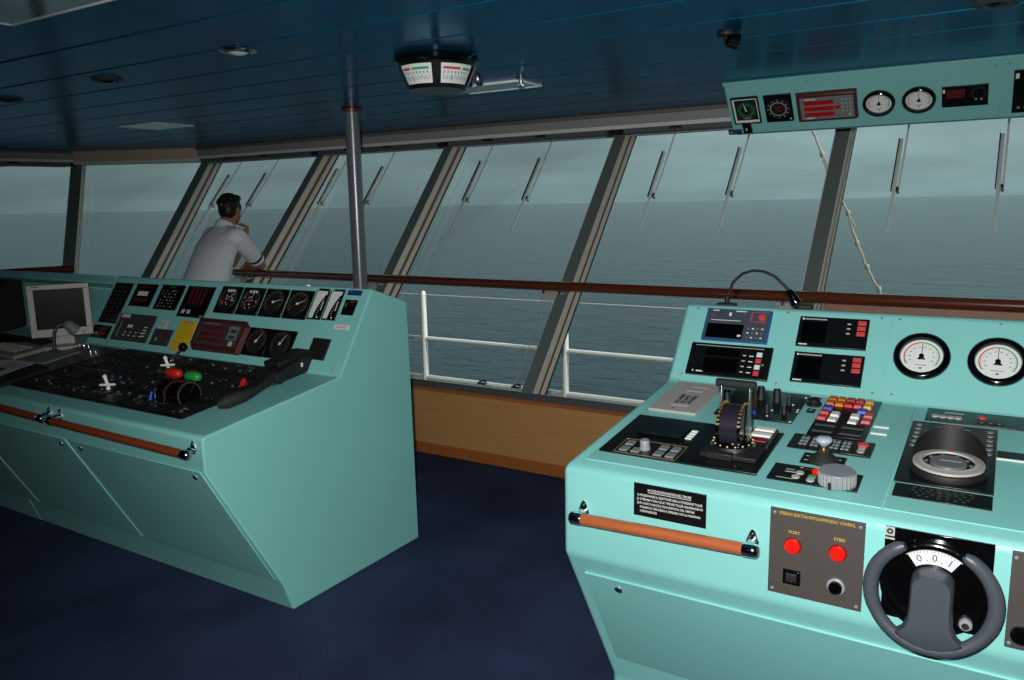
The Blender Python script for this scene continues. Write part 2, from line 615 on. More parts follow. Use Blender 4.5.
# walls out of sight behind the camera
b = MB(WALLM); b.box((-3, -3.2, 1.13), 14, .1, 2.27); struct(b.build('wall_back'))
b = MB(WALLM); b.box((3.05, .9, 1.13), .1, 8.2, 2.27); struct(b.build('wall_right'))
e = ring(0, .52)[3]
b = MB(WALLM); b.box((e.x - .2, (e.y - 3.2) / 2, 1.13), .1, e.y + 3.2, 2.27); struct(b.build('wall_left'))
names = ['front', 'corner', 'side']
for i in range(3):
    b = MB(OAK); sweep(b, [(0, .07), (0, .44), (.06, .44), (.06, .07)], i, False)
    struct(b.build('wall_' + names[i]))
    b = MB(MAHOG); sweep(b, [(-.012, 0), (-.012, .066), (-.006, .072), (.06, .072), (.06, 0)], i, False)
    struct(b.build('baseboard_' + names[i]))
    b = MB(MAHOG); sweep(b, [(-.018, .438), (-.018, .455), (-.012, .461), (.06, .461), (.06, .438)], i, False)
    b.use(SILL); sweep(b, [(-.016, .461), (-.016, .496), (-.008, .505), (.0, .503), (.22, .44), (.22, .43)], i, False)
    struct(b.build('trim_%d' % (i + 1)))
    # header over the glass
    b = MB(HEADB)
    if i != 1:
        sweep(b, [(-.245, 2.27), (-.225, 2.247), (.22, 2.247), (.2, 2.27)], i)
        b.use(HEADG); sweep(b, [(-.20, 2.247), (-.15, 2.186), (.2, 2.186), (.2, 2.247)], i)
        b.use(HEADL); sweep(b, [(-.165, 2.186), (-.145, 2.160), (-.11, 2.160), (-.11, 2.186)], i)
        b.use(GASK); sweep(b, [(-.07, 2.2), (-.06, 2.13), (.2, 2.13), (.2, 2.2)], i)
    else:
        b.use(BEIGE); sweep(b, [(-.245, 2.27), (-.225, 2.245), (.2, 2.245), (.2, 2.27)], i)
        sweep(b, [(-.215, 2.245), (-.145, 2.16), (.2, 2.15), (.2, 2.245)], i)
        b.use(HEADL); sweep(b, [(-.16, 2.165), (-.14, 2.14), (.15, 2.14), (.15, 2.165)], i)
    struct(b.build('trim_%d' % (i + 4)))

# mullions
GL = .19
MX = [2.12, .60, -.92, -2.445, -3.985, -5.445]


def mull_pts(kind, val):
    """inner centre points at bottom and top, tangent, outward direction"""
    out = []
    for z in (.445, 2.20):
        if kind == 'x':
            out.append((V((val, ring(0, z)[0].y, z)), V((1, 0, 0)), V((0, 1, 0))))
        elif kind == 'c':
            p = ring(0, z)[val]
            n = (FN[val - 1] + FN[val]).normalized()
            out.append((p, V((n.y, -n.x, 0)), V((n.x, n.y, 0))))
        else:
            p = ring(0, z)[2]
            t = V((FT[2].x, FT[2].y, 0))
            out.append((p - t * val, t, V((FN[2].x, FN[2].y, 0))))
    return out


MULLS = [('x', x) for x in MX] + [('c', 1), ('c', 2), ('s', 1.5), ('s', 3.0)]
for k, (kd, val) in enumerate(MULLS):
    P = mull_pts(kd, val)
    w = .082 if kd == 'x' else .10
    b = MB()

    def bar(x0, x1, d0, d1, m):
        b.use(m)
        q = []
        ln = (P[1][0] - P[0][0]) / (P[1][0].z - P[0][0].z)
        for i_, (p, t, n) in enumerate(P):
            e0, e1 = ((.503 - .33 * d0 - p.z), (.503 - .33 * d1 - p.z)) if i_ == 0 else (0, 0)
            q += [p + t * x0 + n * d0 + ln * e0, p + t * x1 + n * d0 + ln * e0, p + t * x1 + n * d1 + ln * e1, p + t * x0 + n * d1 + ln * e1]
        b.hexa(q)
    bar(-w / 2, w / 2, 0, GL, MULD)
    for s in (-1, 1):
        x0, x1 = (w / 2, w / 2 + .006) if s > 0 else (-w / 2 - .006, -w / 2)
        bar(x0, x1, .006, .075, MULL)
        y0, y1 = (w / 2, w / 2 + .002) if s > 0 else (-w / 2 - .002, -w / 2)
        bar(y0, y1, .075, .118, MULB)
        bar(x0, x1, .118, .172, MULL)
        bar(x0, x1 + .001 * s, .172, GL + .005, GASK)
    struct(b.build('trim_%d' % (k + 7), bevel=.002))

# panes
BAYS = [(MULLS[k], MULLS[k + 1]) for k in range(len(MULLS) - 1)]
for k, (A, B) in enumerate(BAYS):
    PA, PB = mull_pts(*A), mull_pts(*B)
    c = []
    for (pa, ta, na), (pb, tb, nb) in zip(PA, PB):
        c.append((pa + na * GL, pb + nb * GL, na, nb))
    fr = MB(GASK)
    lo, hi = c
    for (p, q) in ((lo, lo), (hi, hi)):
        dz = .018 if p is lo else -.03
        fr.hexa([p[0], p[1], p[1] + p[3] * .02, p[0] + p[2] * .02] + [v + V((0, RAKE * dz * 0, dz)) for v in (p[0], p[1], p[1] + p[3] * .02, p[0] + p[2] * .02)])
    w = struct(fr.build('window_%d' % (k + 1)))
    g = MB(GLASS)
    g.hexa([lo[0] + lo[2] * .004, lo[1] + lo[3] * .004, lo[1] + lo[3] * .014, lo[0] + lo[2] * .014, hi[0] + hi[2] * .004, hi[1] + hi[3] * .004, hi[1] + hi[3] * .014, hi[0] + hi[2] * .014])
    g.build('pane', w)

# roller blind housings under the header
BL = {1: 'dark roller blind housing above the far right window', 2: 'dark roller blind housing above window hidden by the overhead instrument panel',
      3: 'dark roller blind housing left of the overhead panel, above the window between the consoles',
      4: 'dark roller blind housing right of the grey pole',
      5: 'dark roller blind housing behind the top of the grey pole',
      6: 'dark roller blind housing above the window behind the man',
      }


def blind(k, pa, pb, n, label):
    t = (pb - pa).normalized()
    pa = pa + t * .07; pb = pb - t * .07
    r = thing('roller_blind', label, 'blind', (pa + pb) / 2 - V((0, 0, .06)), 'roller blinds over the windows')
    z0 = 2.122
    b = MB(BLIND)
    prof = [(-.05, 2.185), (-.075, 2.165), (-.075, 2.128), (-.06, z0), (.07, z0), (.07, 2.185)]
    b.prism([pa + n * o + V((0, 0, z - pa.z)) for o, z in prof], pb - pa)
    b.build('housing', r, bevel=.004)
    b = MB(HEADG)
    b.box((pa + pb) / 2 + n * .0 + V((0, 0, z0 - .004 - pa.z)), (pb - pa).length - .05, .016, .008, t, n)
    b.build('pull_bar', r)
    for q in (.28, .62):
        b = MB(GASK)
        p = pa.lerp(pb, q)
        b.box(p - n * .078 + V((0, 0, 2.15 - pa.z)), .09, .01, .022, t, n)
        b.build('clip', r)


for k in range(6):
    if k == 0: continue
    yb = ring(0, 2.15)[0].y - .05
    x0, x1 = (MULLS[k][1], MULLS[k + 1][1] if k < 5 else ring(0, 2.15)[1].x)
    blind(k, V((x1, yb, 2.15)), V((x0, yb, 2.15)), V((0, 1, 0)), BL[k + 1] if k + 1 in BL else 'dark roller blind housing')
p = ring(-.05, 2.15)[2]; t3 = V((FT[2].x, FT[2].y, 0))
blind(9, p - t3 * 1.5, p, V((FN[2].x, FN[2].y, 0)), 'dark roller blind housing above the leftmost window, left of the vertical corner mullion')

# ------------------------------------------------------------------ wipers on the outside of the panes
gx = lambda z: ring(GL + .05, z)[0].y


def wiper(x, label):
    up = V((0, RAKE, 1)).normalized(); n = V((0, 1, -RAKE)).normalized()
    def at(z, dx=0, dn=0): return V((x + dx, gx(z), z)) + n * dn
    r = thing('window_wiper', label, 'wiper', at(1.45), 'silver window wipers')
    b = MB(WIPS)
    b.tube([at(1.69, .020, .012), at(1.85, .022, .022), at(2.215, .022, .022)], .0065, 8); b.build('arm', r)
    b = MB(WIPS)
    b.tube([at(1.445, .002), at(2.0, -.002)], .0095, 10)
    b.build('blade_holder', r)
    b = MB(RUBBER); b.box(at(1.84, -.015, -.008), .007, .010, .42, (1, 0, 0), n, up); b.build('blade', r)
    b = MB(STEEL); b.box(at(1.70, .010, .01), .030, .02, .03, (1, 0, 0), n, up); b.cyl(at(1.69, .020, -.0), n, .008, .03, 10); b.build('pivot', r, bevel=.002)
    return r


WL = [(-6.61, 'silver wiper left of the man on the pane behind him'), (-6.08, "silver wiper just right of the man's head on the pane behind him"),
      (-5.15, 'silver wiper on the pane crossed by the grey pole, left of the pole'), (-4.62, 'silver wiper showing just right of the grey pole'),
      (-3.60, 'left of two silver wipers on the pane next right of the pole'), (-3.06, 'right of two silver wipers on the pane next right of the pole'),
      (-2.07, 'left of two silver wipers on the pane above the left end of the helm console'), (-1.54, 'silver wiper below the left end of the overhead panel'),
      (-.58, 'dark wiper hanging below the white round gauges of the overhead panel'), (-.065, 'rightmost dark wiper below the right end of the overhead panel')]
for x, l in WL: wiper(x * 1.0407, l)

# ------------------------------------------------------------------ hand rails along the windows
r = thing('handrail', 'long varnished dark wooden handrail running along the front windows', 'handrail', (-2, 4.5, 1.08))
b = MB(WOODR); b.tube([(-5.60, 4.51, 1.12), (-5.58, 4.51, 1.12), (2.9, 4.51, 1.12)], [.02, .032, .032], 16, flat=1.0); b.build('rail', r)
for x in MX[1:]:
    b = MB(GREYL)
    b.box((x - .07, 4.545, 1.073), .17, .07, .012); b.box((x - .07, 4.578, 1.045), .17, .012, .055)
    b.build('bracket', r, bevel=.002)
    for xb in (x - .12, x): b = MB(CHROME); b.cyl((xb, 4.51, 1.07), (0, 0, 1), .009, .02, 10); b.build('bolt', r)
r = thing('handrail', 'short dark wooden handrail at the left edge beside the corner mullion', 'handrail', (-7.9, 4.1, 1.08))
p = ring(-.09, 1.12)[2]
b = MB(WOODR); b.tube([p + V((.03, 0.06, 0)), p - t3 * .02, p - t3 * 2.6], [.03, .036, .036], 16); b.build('rail', r)
b = MB(GREYL); b.box(p - t3 * 1.5 + V((FN[2].x, FN[2].y, 0)) * .05 - V((0, 0, .05)), .16, .09, .012, t3, (FN[2].x, FN[2].y, 0)); b.build('bracket', r)
# shelf behind the helm console
p0 = at_y((808, 306), 4.40)
b = MB(mat('shelf_wood', (150, 108, 84), .5, noise=(9, .2, (.3, 8, 8))))
p0.x = -.83
b.box(((p0.x + 1.6) / 2, 4.573, 1.075), 1.6 - p0.x, .03, .07); b.box(((p0.x + 1.6) / 2, 4.568, 1.113), 1.6 - p0.x, .04, .012)
tag(b.build('shelf', loc=((p0.x + 1.6) / 2, 4.57, 1.04), bevel=.003), 'narrow brown wooden shelf board behind the handrail, above the round gauges of the helm console', 'shelf')

# ------------------------------------------------------------------ outside: deck, railing, ropes, sea
b = MB(DECK); b.box((-3.5, 5.3, -.12), 16, 1.9, .1)
struct(b.build('deck'))
r = thing('deck_railing', 'white painted ship railing on the deck outside the front windows', 'railing', (-3, 6, -.07))
b = MB(EXTW); b.tube([(-9, 6, .0), (3, 6, .0)], .026, 8); b.build('bottom_rail', r)
b = MB(EXTW); b.tube([(-9, 6, .385), (3, 6, .385)], .021, 8); b.build('middle_rail', r)
b = MB(EXTW); b.tube([(-9, 6, .81), (3, 6, .81)], .004, 6); b.build('wire', r)
x = -7.82
while x < 2.9:
    b = MB(EXTW); b.tube([(x, 6, -.07), (x, 6, .80), (x, 6, .83), (x, 6, .845)], [.032, .028, .024, .012], 10); b.build('post', r)
    x += 1.54


def rope(name, pix, Y, rad, label, knots=()):
    pts = [at_y(p, y) for p, y in zip(pix, Y)]
    r = thing(name, label, 'rope', pts[-1])
    P = []
    for a, c in zip(pts, pts[1:]):
        for k in range(6): P.append(a.lerp(c, k / 6) + V((random.uniform(-1, 1), 0, random.uniform(-1, 1))) * rad * .5)
    P.append(pts[-1])
    b = MB(ROPE); b.tube(P, rad, 8); b.build('strand', r)
    for k in knots:
        p = at_y(k[0], k[1]); b = MB(ROPE)
        b.ball(p, rad * 2.2, rad * 2.2, rad * 3); b.tube([p, p + V((.03, 0, -.05)), p + V((.05, 0, -.09))], rad * .6, 6); b.build('knot', r)
    return r


rope('mooring_rope', [(806, 112), (812, 128), (822, 155), (829, 175), (847, 211), (857, 243), (867, 268), (880, 291), (898, 330)], [6.0, 6.0, 6.0, 6.0, 6.0, 6.0, 6.0, 6.0, 6.03], .0075, 'pale knotted rope hanging outside, passing behind the mullion under the overhead panel', [((822, 154), 6), ((848, 213), 6), ((857, 243), 6), ((867, 267), 6), ((879, 289), 6)])
pts = [at_y((545, 288), 4.62), at_y((537, 322), 4.45), at_y((524, 360), 4.3), at_y((515, 385), 4.17)]
b = MB(GREYL); b.tube(pts, .0025, 6)
b.ball(pts[-1] + V((0, 0, 0)), .008); b.ball(pts[0], .006)
tag(b.build('blind_cord', loc=pts[-1]), 'thin pale cord slanting beside the mullion, from the handrail bracket to the grey sill', 'cord')
for px_, l in (((482, 384), 'small chrome catch on the grey sill, further from the mullion'), ((516, 388), 'small chrome catch on the grey sill beside the mullion foot')):
    p = at_z(px_, .512)
    r = thing('window_catch', l, 'catch', p, 'window catches on the sill')
    b = MB(STEEL); b.box(p + V((0, 0, .006)), .06, .03, .012); b.build('base', r, bevel=.002)
    b = MB(CHROME); b.tube([p + V((-.02, 0, .012)), p + V((0, 0, .024)), p + V((.035, 0, .02))], .006, 8); b.build('lever', r)

b = MB(SEA); z = -19
b.face([b.bm.verts.new(q) for q in ((-45000, -3000, z), (45000, -3000, z), (45000, 45000, z), (-45000, 45000, z))])
struct(b.build('sea', loc=(0, 0, z)))

# sun high on the starboard side, outside the bridge
sl = bpy.data.lights.new('sun', 'SUN'); sl.energy = 3.6; sl.angle = math.radians(6); sl.color = (1, .96, .9)
so = bpy.data.objects.new('sun', sl); COL.objects.link(so)
so.rotation_euler = V((-.80, .03, -.6)).to_track_quat('-Z', 'Y').to_euler()


# ------------------------------------------------------------------ shared instrument builders
def screw_marks(S, pts, parent, r=.005):
    for a, b_ in pts:
        b = MB(KNOBG); b.lathe(S.P(a, b_, 0), S.n, [(r, 0), (r, .0012), (r * .7, .0022)], 12)
        b.use(INK); b.rect(S, a - r * .6, b_ - r * .12, a + r * .6, b_ + r * .12, .0024)
        b.build('screw', parent)


def round_gauge(S, px, R, parent, bezel=.27, labelled=True):
    a, b0 = S.uv(px) if isinstance(px, tuple) else (px[0], px[1])
    o = S.P(a, b0, 0)
    r = R * (1 - bezel)
    b = MB(BLACKG)
    b.lathe(o, S.n, [(R * .97, 0), (R, .006), (R * .98, .016), (R * .86, .022), (r * 1.04, .020), (r, .012), (r, .004), (0, .004)], 48, close=False)
    g = b.build('round_gauge', parent, sharp=50)
    b = MB(DIALW); b.lathe(S.P(a, b0, .0045), S.n, [(r * .999, 0), (r * .999, .001), (0, .001)], 40, close=False); b.build('dial', g)
    b = MB(REDM); b.arc(S, a, b0, r * .80, r * .86, 92, 215, .0062)
    b.use(GREEN); b.arc(S, a, b0, r * .80, r * .86, 88, -35, .0062)
    b.use(INK); b.ticks(S, a, b0, r * .70, r * .80, 215, 91, 12, .0062, R * .012)
    b.ticks(S, a, b0, r * .70, r * .80, 89, -35, 12, .0062, R * .012)
    for k in range(10):
        t = math.radians(205 - k * 25.5)
        ca, cb = a + r * .58 * math.cos(t), b0 + r * .58 * math.sin(t)
        b.rect(S, ca - R * .035, cb - R * .014, ca + R * .035, cb + R * .014, .0062)
    b.rect(S, a - R * .2, b0 - r * .52, a + R * .2, b0 - r * .49, .0062)
    b.rect(S, a - R * .05, b0 - r * .72, a + R * .05, b0 - r * .64, .0062)
    b.build('scale', g)
    b = MB(BLACKG)
    b.plate(S, a - R * .012, b0, a + R * .012, b0 + r * .82, .0075, .0088)
    b.cyl(S.P(a, b0, .006), S.n, R * .09, .007, 18)
    b.prism([S.P(a - R * .05, b0, .0075), S.P(a - R * .15, b0 - R * .14, .0075), S.P(a + R * .15, b0 - R * .14, .0075), S.P(a + R * .05, b0, .0075)], S.n * .002)
    b.build('needle', g)
    return g


def square_gauge(S, q, parent, ang=60, ink=None, frame=BLACK, rect=None, dense=False):
    o, T = instrument(S, q, 'square_gauge', parent, frame, .008, .001, rect=rect)
    w, h = T.w, T.h
    ca, cb, R = w * .5, h * .52, min(w, h) * .40
    b = MB(BLACKM); b.lathe(T.P(ca, cb, -.001), T.n, [(R * 1.12, 0), (R * 1.12, .002), (0, .002)], 32, close=False)
    ink = {None: DIMY, YELI: DIMY, ORI: DIMO, WHITE: DIMW}[ink]
    b.use(ink); b.arc(T, ca, cb, R * .965, R, 220, -40, .0014, 32)
    b.ticks(T, ca, cb, R * .74, R * .94, 220, -40, 11, .0014, R * .06)
    b.ticks(T, ca, cb, R * .88, R * .94, 220, -40, 41, .0014, R * .015)
    if dense:
        b.use(WHITE)
        for k in range(3): b.lathe(T.P(ca + R * (-.3 + .35 * k), cb + R * .8, .001), T.n, [(R * .13, 0), (R * .13, .001)], 10)
        for k in range(14):
            t = random.uniform(0, 6.28); rr = R * random.uniform(.2, .8)
            b.lathe(T.P(ca + rr * math.cos(t), cb + rr * math.sin(t), .001), T.n, [(R * .05, 0), (R * .05, .001)], 8)
        b.use(REDM); b.arc(T, ca, cb, R * .6, R * .72, 200, 230, .0015)
    b.rect(T, ca - R * .3, h * .08, ca + R * .3, h * .11, .0006)
    b.build('scale', o)
    t = math.radians(ang); d = V((math.cos(t), math.sin(t))); e = V((-d.y, d.x)) * R * .035
    b = MB(WHITE if not dense else REDM)
    b.prism([T.P(ca - d.x * R * .2 + e.x, cb - d.y * R * .2 + e.y, .002), T.P(ca - d.x * R * .2 - e.x, cb - d.y * R * .2 - e.y, .002), T.P(ca + d.x * R * .9, cb + d.y * R * .9, .002)], T.n * .001)
    b.cyl(T.P(ca, cb, .001), T.n, R * .1, .004, 14)
    b.build('needle', o)
    return o


def keycap(S, a0, b0, a1, b1, m, parent, h=.006, name='key', label=None):
    b = MB(m); b.plate(S, a0, b0, a1, b1, 0, h, min(a1 - a0, b1 - b0) * .10)
    o = b.build(name, parent, bevel=.0006)
    if label: o['label'] = label
    return o


def marks(S, parent, items, name='marking', c=.0007):
    """flat printed marks: (material, a0, b0, a1, b1) in fractions of the surface"""
    if len(items) <= 5:
        for m_, a0, b0, a1, b1 in items:
            b = MB(m_); b.rect(S, a0 * S.w, b0 * S.h, a1 * S.w, b1 * S.h, c); o = b.build(name, parent)
        return o
    b = MB()
    for m_, a0, b0, a1, b1 in items:
        b.use(m_); b.rect(S, a0 * S.w, b0 * S.h, a1 * S.w, b1 * S.h, c)
    return b.build(name, parent)


def knob(S, a, b0, r, h, m, parent, top=None, ribs=0, name='knob', label=None):
    b = MB(m)
    if ribs:
        pts = []
        for i in range(ribs * 4):
            rr = r * (1 if i % 4 in (0, 1) else .94); t = 2 * PI * i / (ribs * 4)
            pts.append(S.P(a + rr * math.cos(t), b0 + rr * math.sin(t), 0))
        b.prism(pts, S.n * h)
    else:
        b.lathe(S.P(a, b0, 0), S.n, [(r * 1.1, 0), (r * 1.1, h * .15), (r, h * .2), (r * .92, h * .92), (r * .8, h)], 24)
    if top: b.use(top); b.plate(S, a - r * .08, b0, a + r * .08, b0 + r * .8, h, h + .001)
    o = b.build(name, parent, bevel=.001 if ribs else 0, sharp=40)
    if label: o['label'] = label
    return o


def grab_bar(S, pa, pb, parent, wood, r=.017, out=.042, name='grab_bar'):
    a0, b0 = S.uv(pa, out); a1, b1 = S.uv(pb, out)
    A, B = S.P(a0, b0, out), S.P(a1, b1, out)
    t = (B - A).normalized()
    b = MB(wood); b.tube([A + t * .03, B - t * .03], r, 18); g = b.build(name, parent, sharp=50)
    for p, s in ((A, 1), (B, -1)):
        b = MB(CHROME)
        b.lathe(p, t * s, [(0, -.006), (r * .7, -.004), (r * 1.06, .002), (r * 1.1, .012), (r * 1.1, .034), (r * 1.02, .036)], 20)
        b.build('end_cap', g, sharp=50)
        b = MB(CHROME)
        q = p + t * s * .022
        b.tube([q, q - S.n * out * .5 + S.v * .012, q - S.n * (out - .004) + S.v * .006], [.010, .009, .012], 10)
        w = q - S.n * (out - .001) + S.v * .007
        pts = []
        for i in range(20):
            an = 2 * PI * i / 20; rr = .0165 + .018 * max(0, math.sin(an)) ** 3
            pts.append(w + S.u * math.cos(an) * .0165 + S.v * math.sin(an) * rr)
        b.prism(pts, S.n * .004)
        b.ball(w + S.v * .022 + S.n * .004, .004)
        b.build('bracket', g, sharp=50)
    return g


# ------------------------------------------------------------------ helm console (right)
HX0, HX1 = -1.058, 1.35
hc = thing('helm_console', 'turquoise helm console with small grey steering wheel, two white round gauges and red lamps', 'console', (.1, 2.6, 0))
PROF = [(2.312, 0), (2.309, .045), (1.964, .627), (1.964, .888), (1.985, .899), (2.790, .982), (2.996, 1.254), (3.09, 1.226), (3.13, 1.18), (3.13, 0)]
b = MB(TEAL); b.prism([(HX0, y, z) for y, z in PROF], (HX1 - HX0, 0, 0))
b.build('body', hc, bevel=.016, seg=3)
HD = Surf((0, 1.985, .899), (1, 0, 0), (0, .805, .083))
HB = Surf((0, 2.790, .982), (1, 0, 0), (0, .206, .272))
HA = Surf((0, 1.964, .627), (1, 0, 0), (0, 0, 1))
HS = Surf((0, 2.27, .11), (1, 0, 0), (0, -.306, .517))
# face plates on desk and back, with the seam between them
sa = HD.uv((905, 440))[0]
sb = HB.uv((886, 360))[0]
dl = HD.uv((600, 449))
for x0, x1 in ((HX0 + .045, sa - .0015), (sa + .0015, HX1 - .05)):
    b = MB(TEAL); b.plate(HD, x0, .040, x1, .80, 0, .003); b.build('desk_plate', hc, bevel=.0008)
for x0, x1 in ((HX0 + .05, sb - .0015), (sb + .0015, HX1 - .05)):
    b = MB(TEAL); b.plate(HB, x0, .012, x1, .325, 0, .003); b.build('back_plate', hc, bevel=.0008)
HD3 = Surf(HD.P(0, 0, .003), HD.u, HD.v); HB3 = Surf(HB.P(0, 0, .003), HB.u, HB.v)
screw_marks(HB3, [HB.uv(p) for p in ((699, 309), (788.7, 313.3), (882, 318.7), (900, 320), (682, 374), (776, 384), (872.5, 393.7), (891.5, 395), (1001, 325))], hc)
screw_marks(HD3, [HD.uv(p) for p in ((605, 454), (715, 474), (858, 496), (885, 500), (914, 406))], hc, .0028)
# back panel instruments
o, T = instrument(HB3, [(708, 309), (773, 313), (767.5, 345), (702.5, 340)], 'radio_unit', hc, BLUEB, .012, .001)
T0 = T
b = MB(mat('slate_face', (62, 72, 84), .5)); b.plate(T, .008, .006, T.w - .008, T.h - .006, 0, .003); b.build('face', o)
b = MB(SCREEN); b.plate(T, T.w * .06, T.h * .06, T.w * .62, T.h * .5, .003, .0045); b.build('screen', o)
b = MB(REDL if False else RED); b.cyl(T.P(T.w * .87, T.h * .74, .003), T.n, T.h * .1, .008, 20); q = b.build('button', o, bevel=.001); q['label'] = 'round red distress button'
it = [(WHITE, .1, .9, .2, .93), (WHITE, .36, .76, .4, .86), (WHITE, .46, .9, .62, .93), (REDM, .1, .74, .14, .77), (WHITE, .1, .6, .56, .62), (WHITE, .55, .12, .6, .18),
      (REDM, .7, .6, .72, .92), (REDM, .7, .9, .95, .92), (REDM, .7, .6, .95, .62)]
for i in range(4):
    for j in range(3): it.append((WHITE if (i + j) % 2 else GREYK, .68 + i * .07, .1 + j * .14, .71 + i * .07, .14 + j * .14))
marks(T, o, it, c=.0048)
o, T = instrument(HB3, [(693, 343), (774, 349.5), (767.5, 382), (686, 374)], 'radio_unit', hc, BLACK, .012, .001)
b = MB(SCREEN); b.plate(T, T.w * .2, T.h * .62, T.w * .62, T.h * .86, 0, .0015); b.plate(T, T.w * .2, T.h * .1, T.w * .62, T.h * .55, 0, .001); b.build('screen', o)
it = [(GREYL, .06, .91, .9, .93), (WHITE, .08, .08, .1, .13), (WHITE, .13, .08, .22, .12), (GREEN, .9, .42, .93, .47)]
for j in range(4):
    it += [(GREYL, .66, .16 + j * .17, .70, .20 + j * .17), (WHITE, .74, .16 + j * .17, .79, .19 + j * .17)]
marks(T, o, it)
for j, m_ in enumerate((RED, WHITE, RED, WHITE)):
    keycap(T, T.w * .82, T.h * (.10 + j * .19), T.w * .89, T.h * (.25 + j * .19), m_, o, .004, label='small %s key' % ('red' if m_ is RED else 'white'))
for q in ([(800.6, 317.3), (870, 321), (866, 351.5), (796, 346)], [(795, 352.5), (865, 357.5), (861, 388), (790, 382)]):
    o, T = instrument(HB3, q, 'receiver_unit', hc, BLACK, .010, .001)
    b = MB(SCREEN); b.plate(T, T.w * .06, T.h * .12, T.w * .42, T.h * .82, 0, .001); b.build('screen', o)
    marks(T, o, [(WHITE, .04, .88, .07, .94), (GREYL, .08, .89, .40, .93), (WHITE, .04, .03, .17, .07), (GREYL, .70, .78, .75, .83), (GREYL, .70, .62, .75, .67), (GREYL, .70, .46, .75, .51)])
    for j in range(3):
        keycap(T, T.w * .84, T.h * (.42 + j * .18), T.w * .965, T.h * (.57 + j * .18), RED, o, .004, label='red key')
round_gauge(HB3, (921.6, 357.3), abs(HB3.uv((950.7, 358))[0] - HB3.uv((892.5, 357))[0]) / 2, hc)
round_gauge(HB3, (998, 363), abs(HB3.uv((950.7, 358))[0] - HB3.uv((892.5, 357))[0]) / 2, hc)

# desk: track pilot panel with engine telegraph
o, T = instrument(HD3, [(638.5, 418), (786, 432.5), (756, 475.5), (597.5, 451)], 'telegraph_panel', hc, BLACK, .006, .001)
P6 = Surf(HD3.P(0, 0, .006), HD.u, HD.v)
r_ = P6.rect([(650, 424), (689, 430), (681, 439.5), (641, 434)])
b = MB(BLACKG); b.plate(P6, r_[0] - .006, r_[1] - .006, r_[2] + .006, r_[3] + .006, 0, .004); b.use(LCD); b.plate(P6, *r_, .004, .006); q = b.build('screen', o, bevel=.0006)
kx = P6.rect([(690, 430), (697, 431), (689, 440), (682, 439)])
for j in range(4):
    h = (kx[3] - kx[1]) / 4
    keycap(P6, kx[0] + .008, kx[1] + j * h + .003, kx[2] + .006, kx[1] + (j + 1) * h - .003, WHITE, o, .004, label='small white key')
r_ = P6.rect([(628, 438.5), (689, 447), (674, 461.5), (612.5, 450.5)])
b = MB(BRASS); w_ = .003
for a0, b0, a1, b1 in ((r_[0], r_[1], r_[2], r_[1] + w_), (r_[0], r_[3] - w_, r_[2], r_[3]), (r_[0], r_[1], r_[0] + w_, r_[3]), (r_[2] - w_, r_[1], r_[2], r_[3])):
    b.plate(P6, a0, b0, a1, b1, 0, .0015)
b.build('border', o)
W_, H_ = r_[2] - r_[0], r_[3] - r_[1]
for i, j in ((0, 0), (0, 1), (2.9, 0), (2.9, 1), (3.9, 0), (3.9, 1), (1, 0)):
    keycap(P6, r_[0] + W_ * (.06 + i * .19), r_[1] + H_ * (.12 + j * .42), r_[0] + W_ * (.06 + i * .19 + .14), r_[1] + H_ * (.12 + j * .42 + .3), GREYK, o, .005)
a, b0 = P6.uv((645, 449))
knob(P6, a, b0, .015, .030, KNOBG, o, label='grey rotary joystick knob')
# engine telegraph lever
ta, tb = P6.uv((733, 450))
et = MB(BLACKM); et.plate(P6, ta - .075, tb - .075, ta + .085, tb + .07, 0, .014)
et.plate(P6, ta - .055, tb - .085, ta + .02, tb - .06, 0, .02)
tele = et.build('engine_telegraph', hc, bevel=.003)
b = MB(BLACKG); b.lathe(P6.P(ta, tb, .014), P6.n, [(.060, 0), (.062, .006), (.055, .016), (.045, .020), (.040, .03)], 32)
b.use(STEEL); b.lathe(P6.P(ta, tb, .016), P6.n, [(.0632, 0), (.0632, .004), (.058, .010)], 32)
b.use(BRASS)
for k in range(16):
    t = 2 * PI * k / 16; b.ball(P6.P(ta + .056 * math.cos(t), tb + .056 * math.sin(t), .031), .0035, nu=8, nv=6)
b.build('base_ring', tele)
dc = P6.P(ta, tb + .012, .072)
b = MB(mat('drum_violet_black', (34, 30, 40), .3))
b.lathe(dc - HD.u * .026, HD.u, [(0, 0), (.063, 0), (.063, .052), (0, .052)], 48, close=False)
b.build('drum', tele)
for s in (-1, 1):
    b = MB(BLACKG); b.lathe(dc + HD.u * (.026 * s), HD.u * s, [(.066, 0), (.066, .009), (0, .009)], 40, close=False)
    b.use(BRASS)
    for k in range(15):
        t = math.radians(20 + k * 10.5)
        p = dc + HD.u * s * .030 + (-HD.v * math.cos(t) + HD.n * math.sin(t)) * .066
        b.box(p, .007, .006, .006, HD.u, (-HD.v * math.cos(t) + HD.n * math.sin(t)), HD.v * math.sin(t) + HD.n * math.cos(t))
    b.build('scale_ring', tele)
hd = HD.n * .985 + HD.v * .17
for s in (-1, 1):
    b = MB(STEEL)
    p = dc + HD.u * s * .039
    b.prism([p - HD.v * .011 - HD.n * .03, p + HD.v * .011 - HD.n * .03, p + HD.v * .009 + hd * .122, p - HD.v * .009 + hd * .122], HD.u * s * .004)
    b.build('lever_arm', tele, bevel=.001)
p = dc + hd * .122
b = MB(RUBBER); b.tube([p - HD.u * .058, p - HD.u * .055, p + HD.u * .055, p + HD.u * .058], [.009, .0125, .0125, .009], 18); b.build('handle', tele)
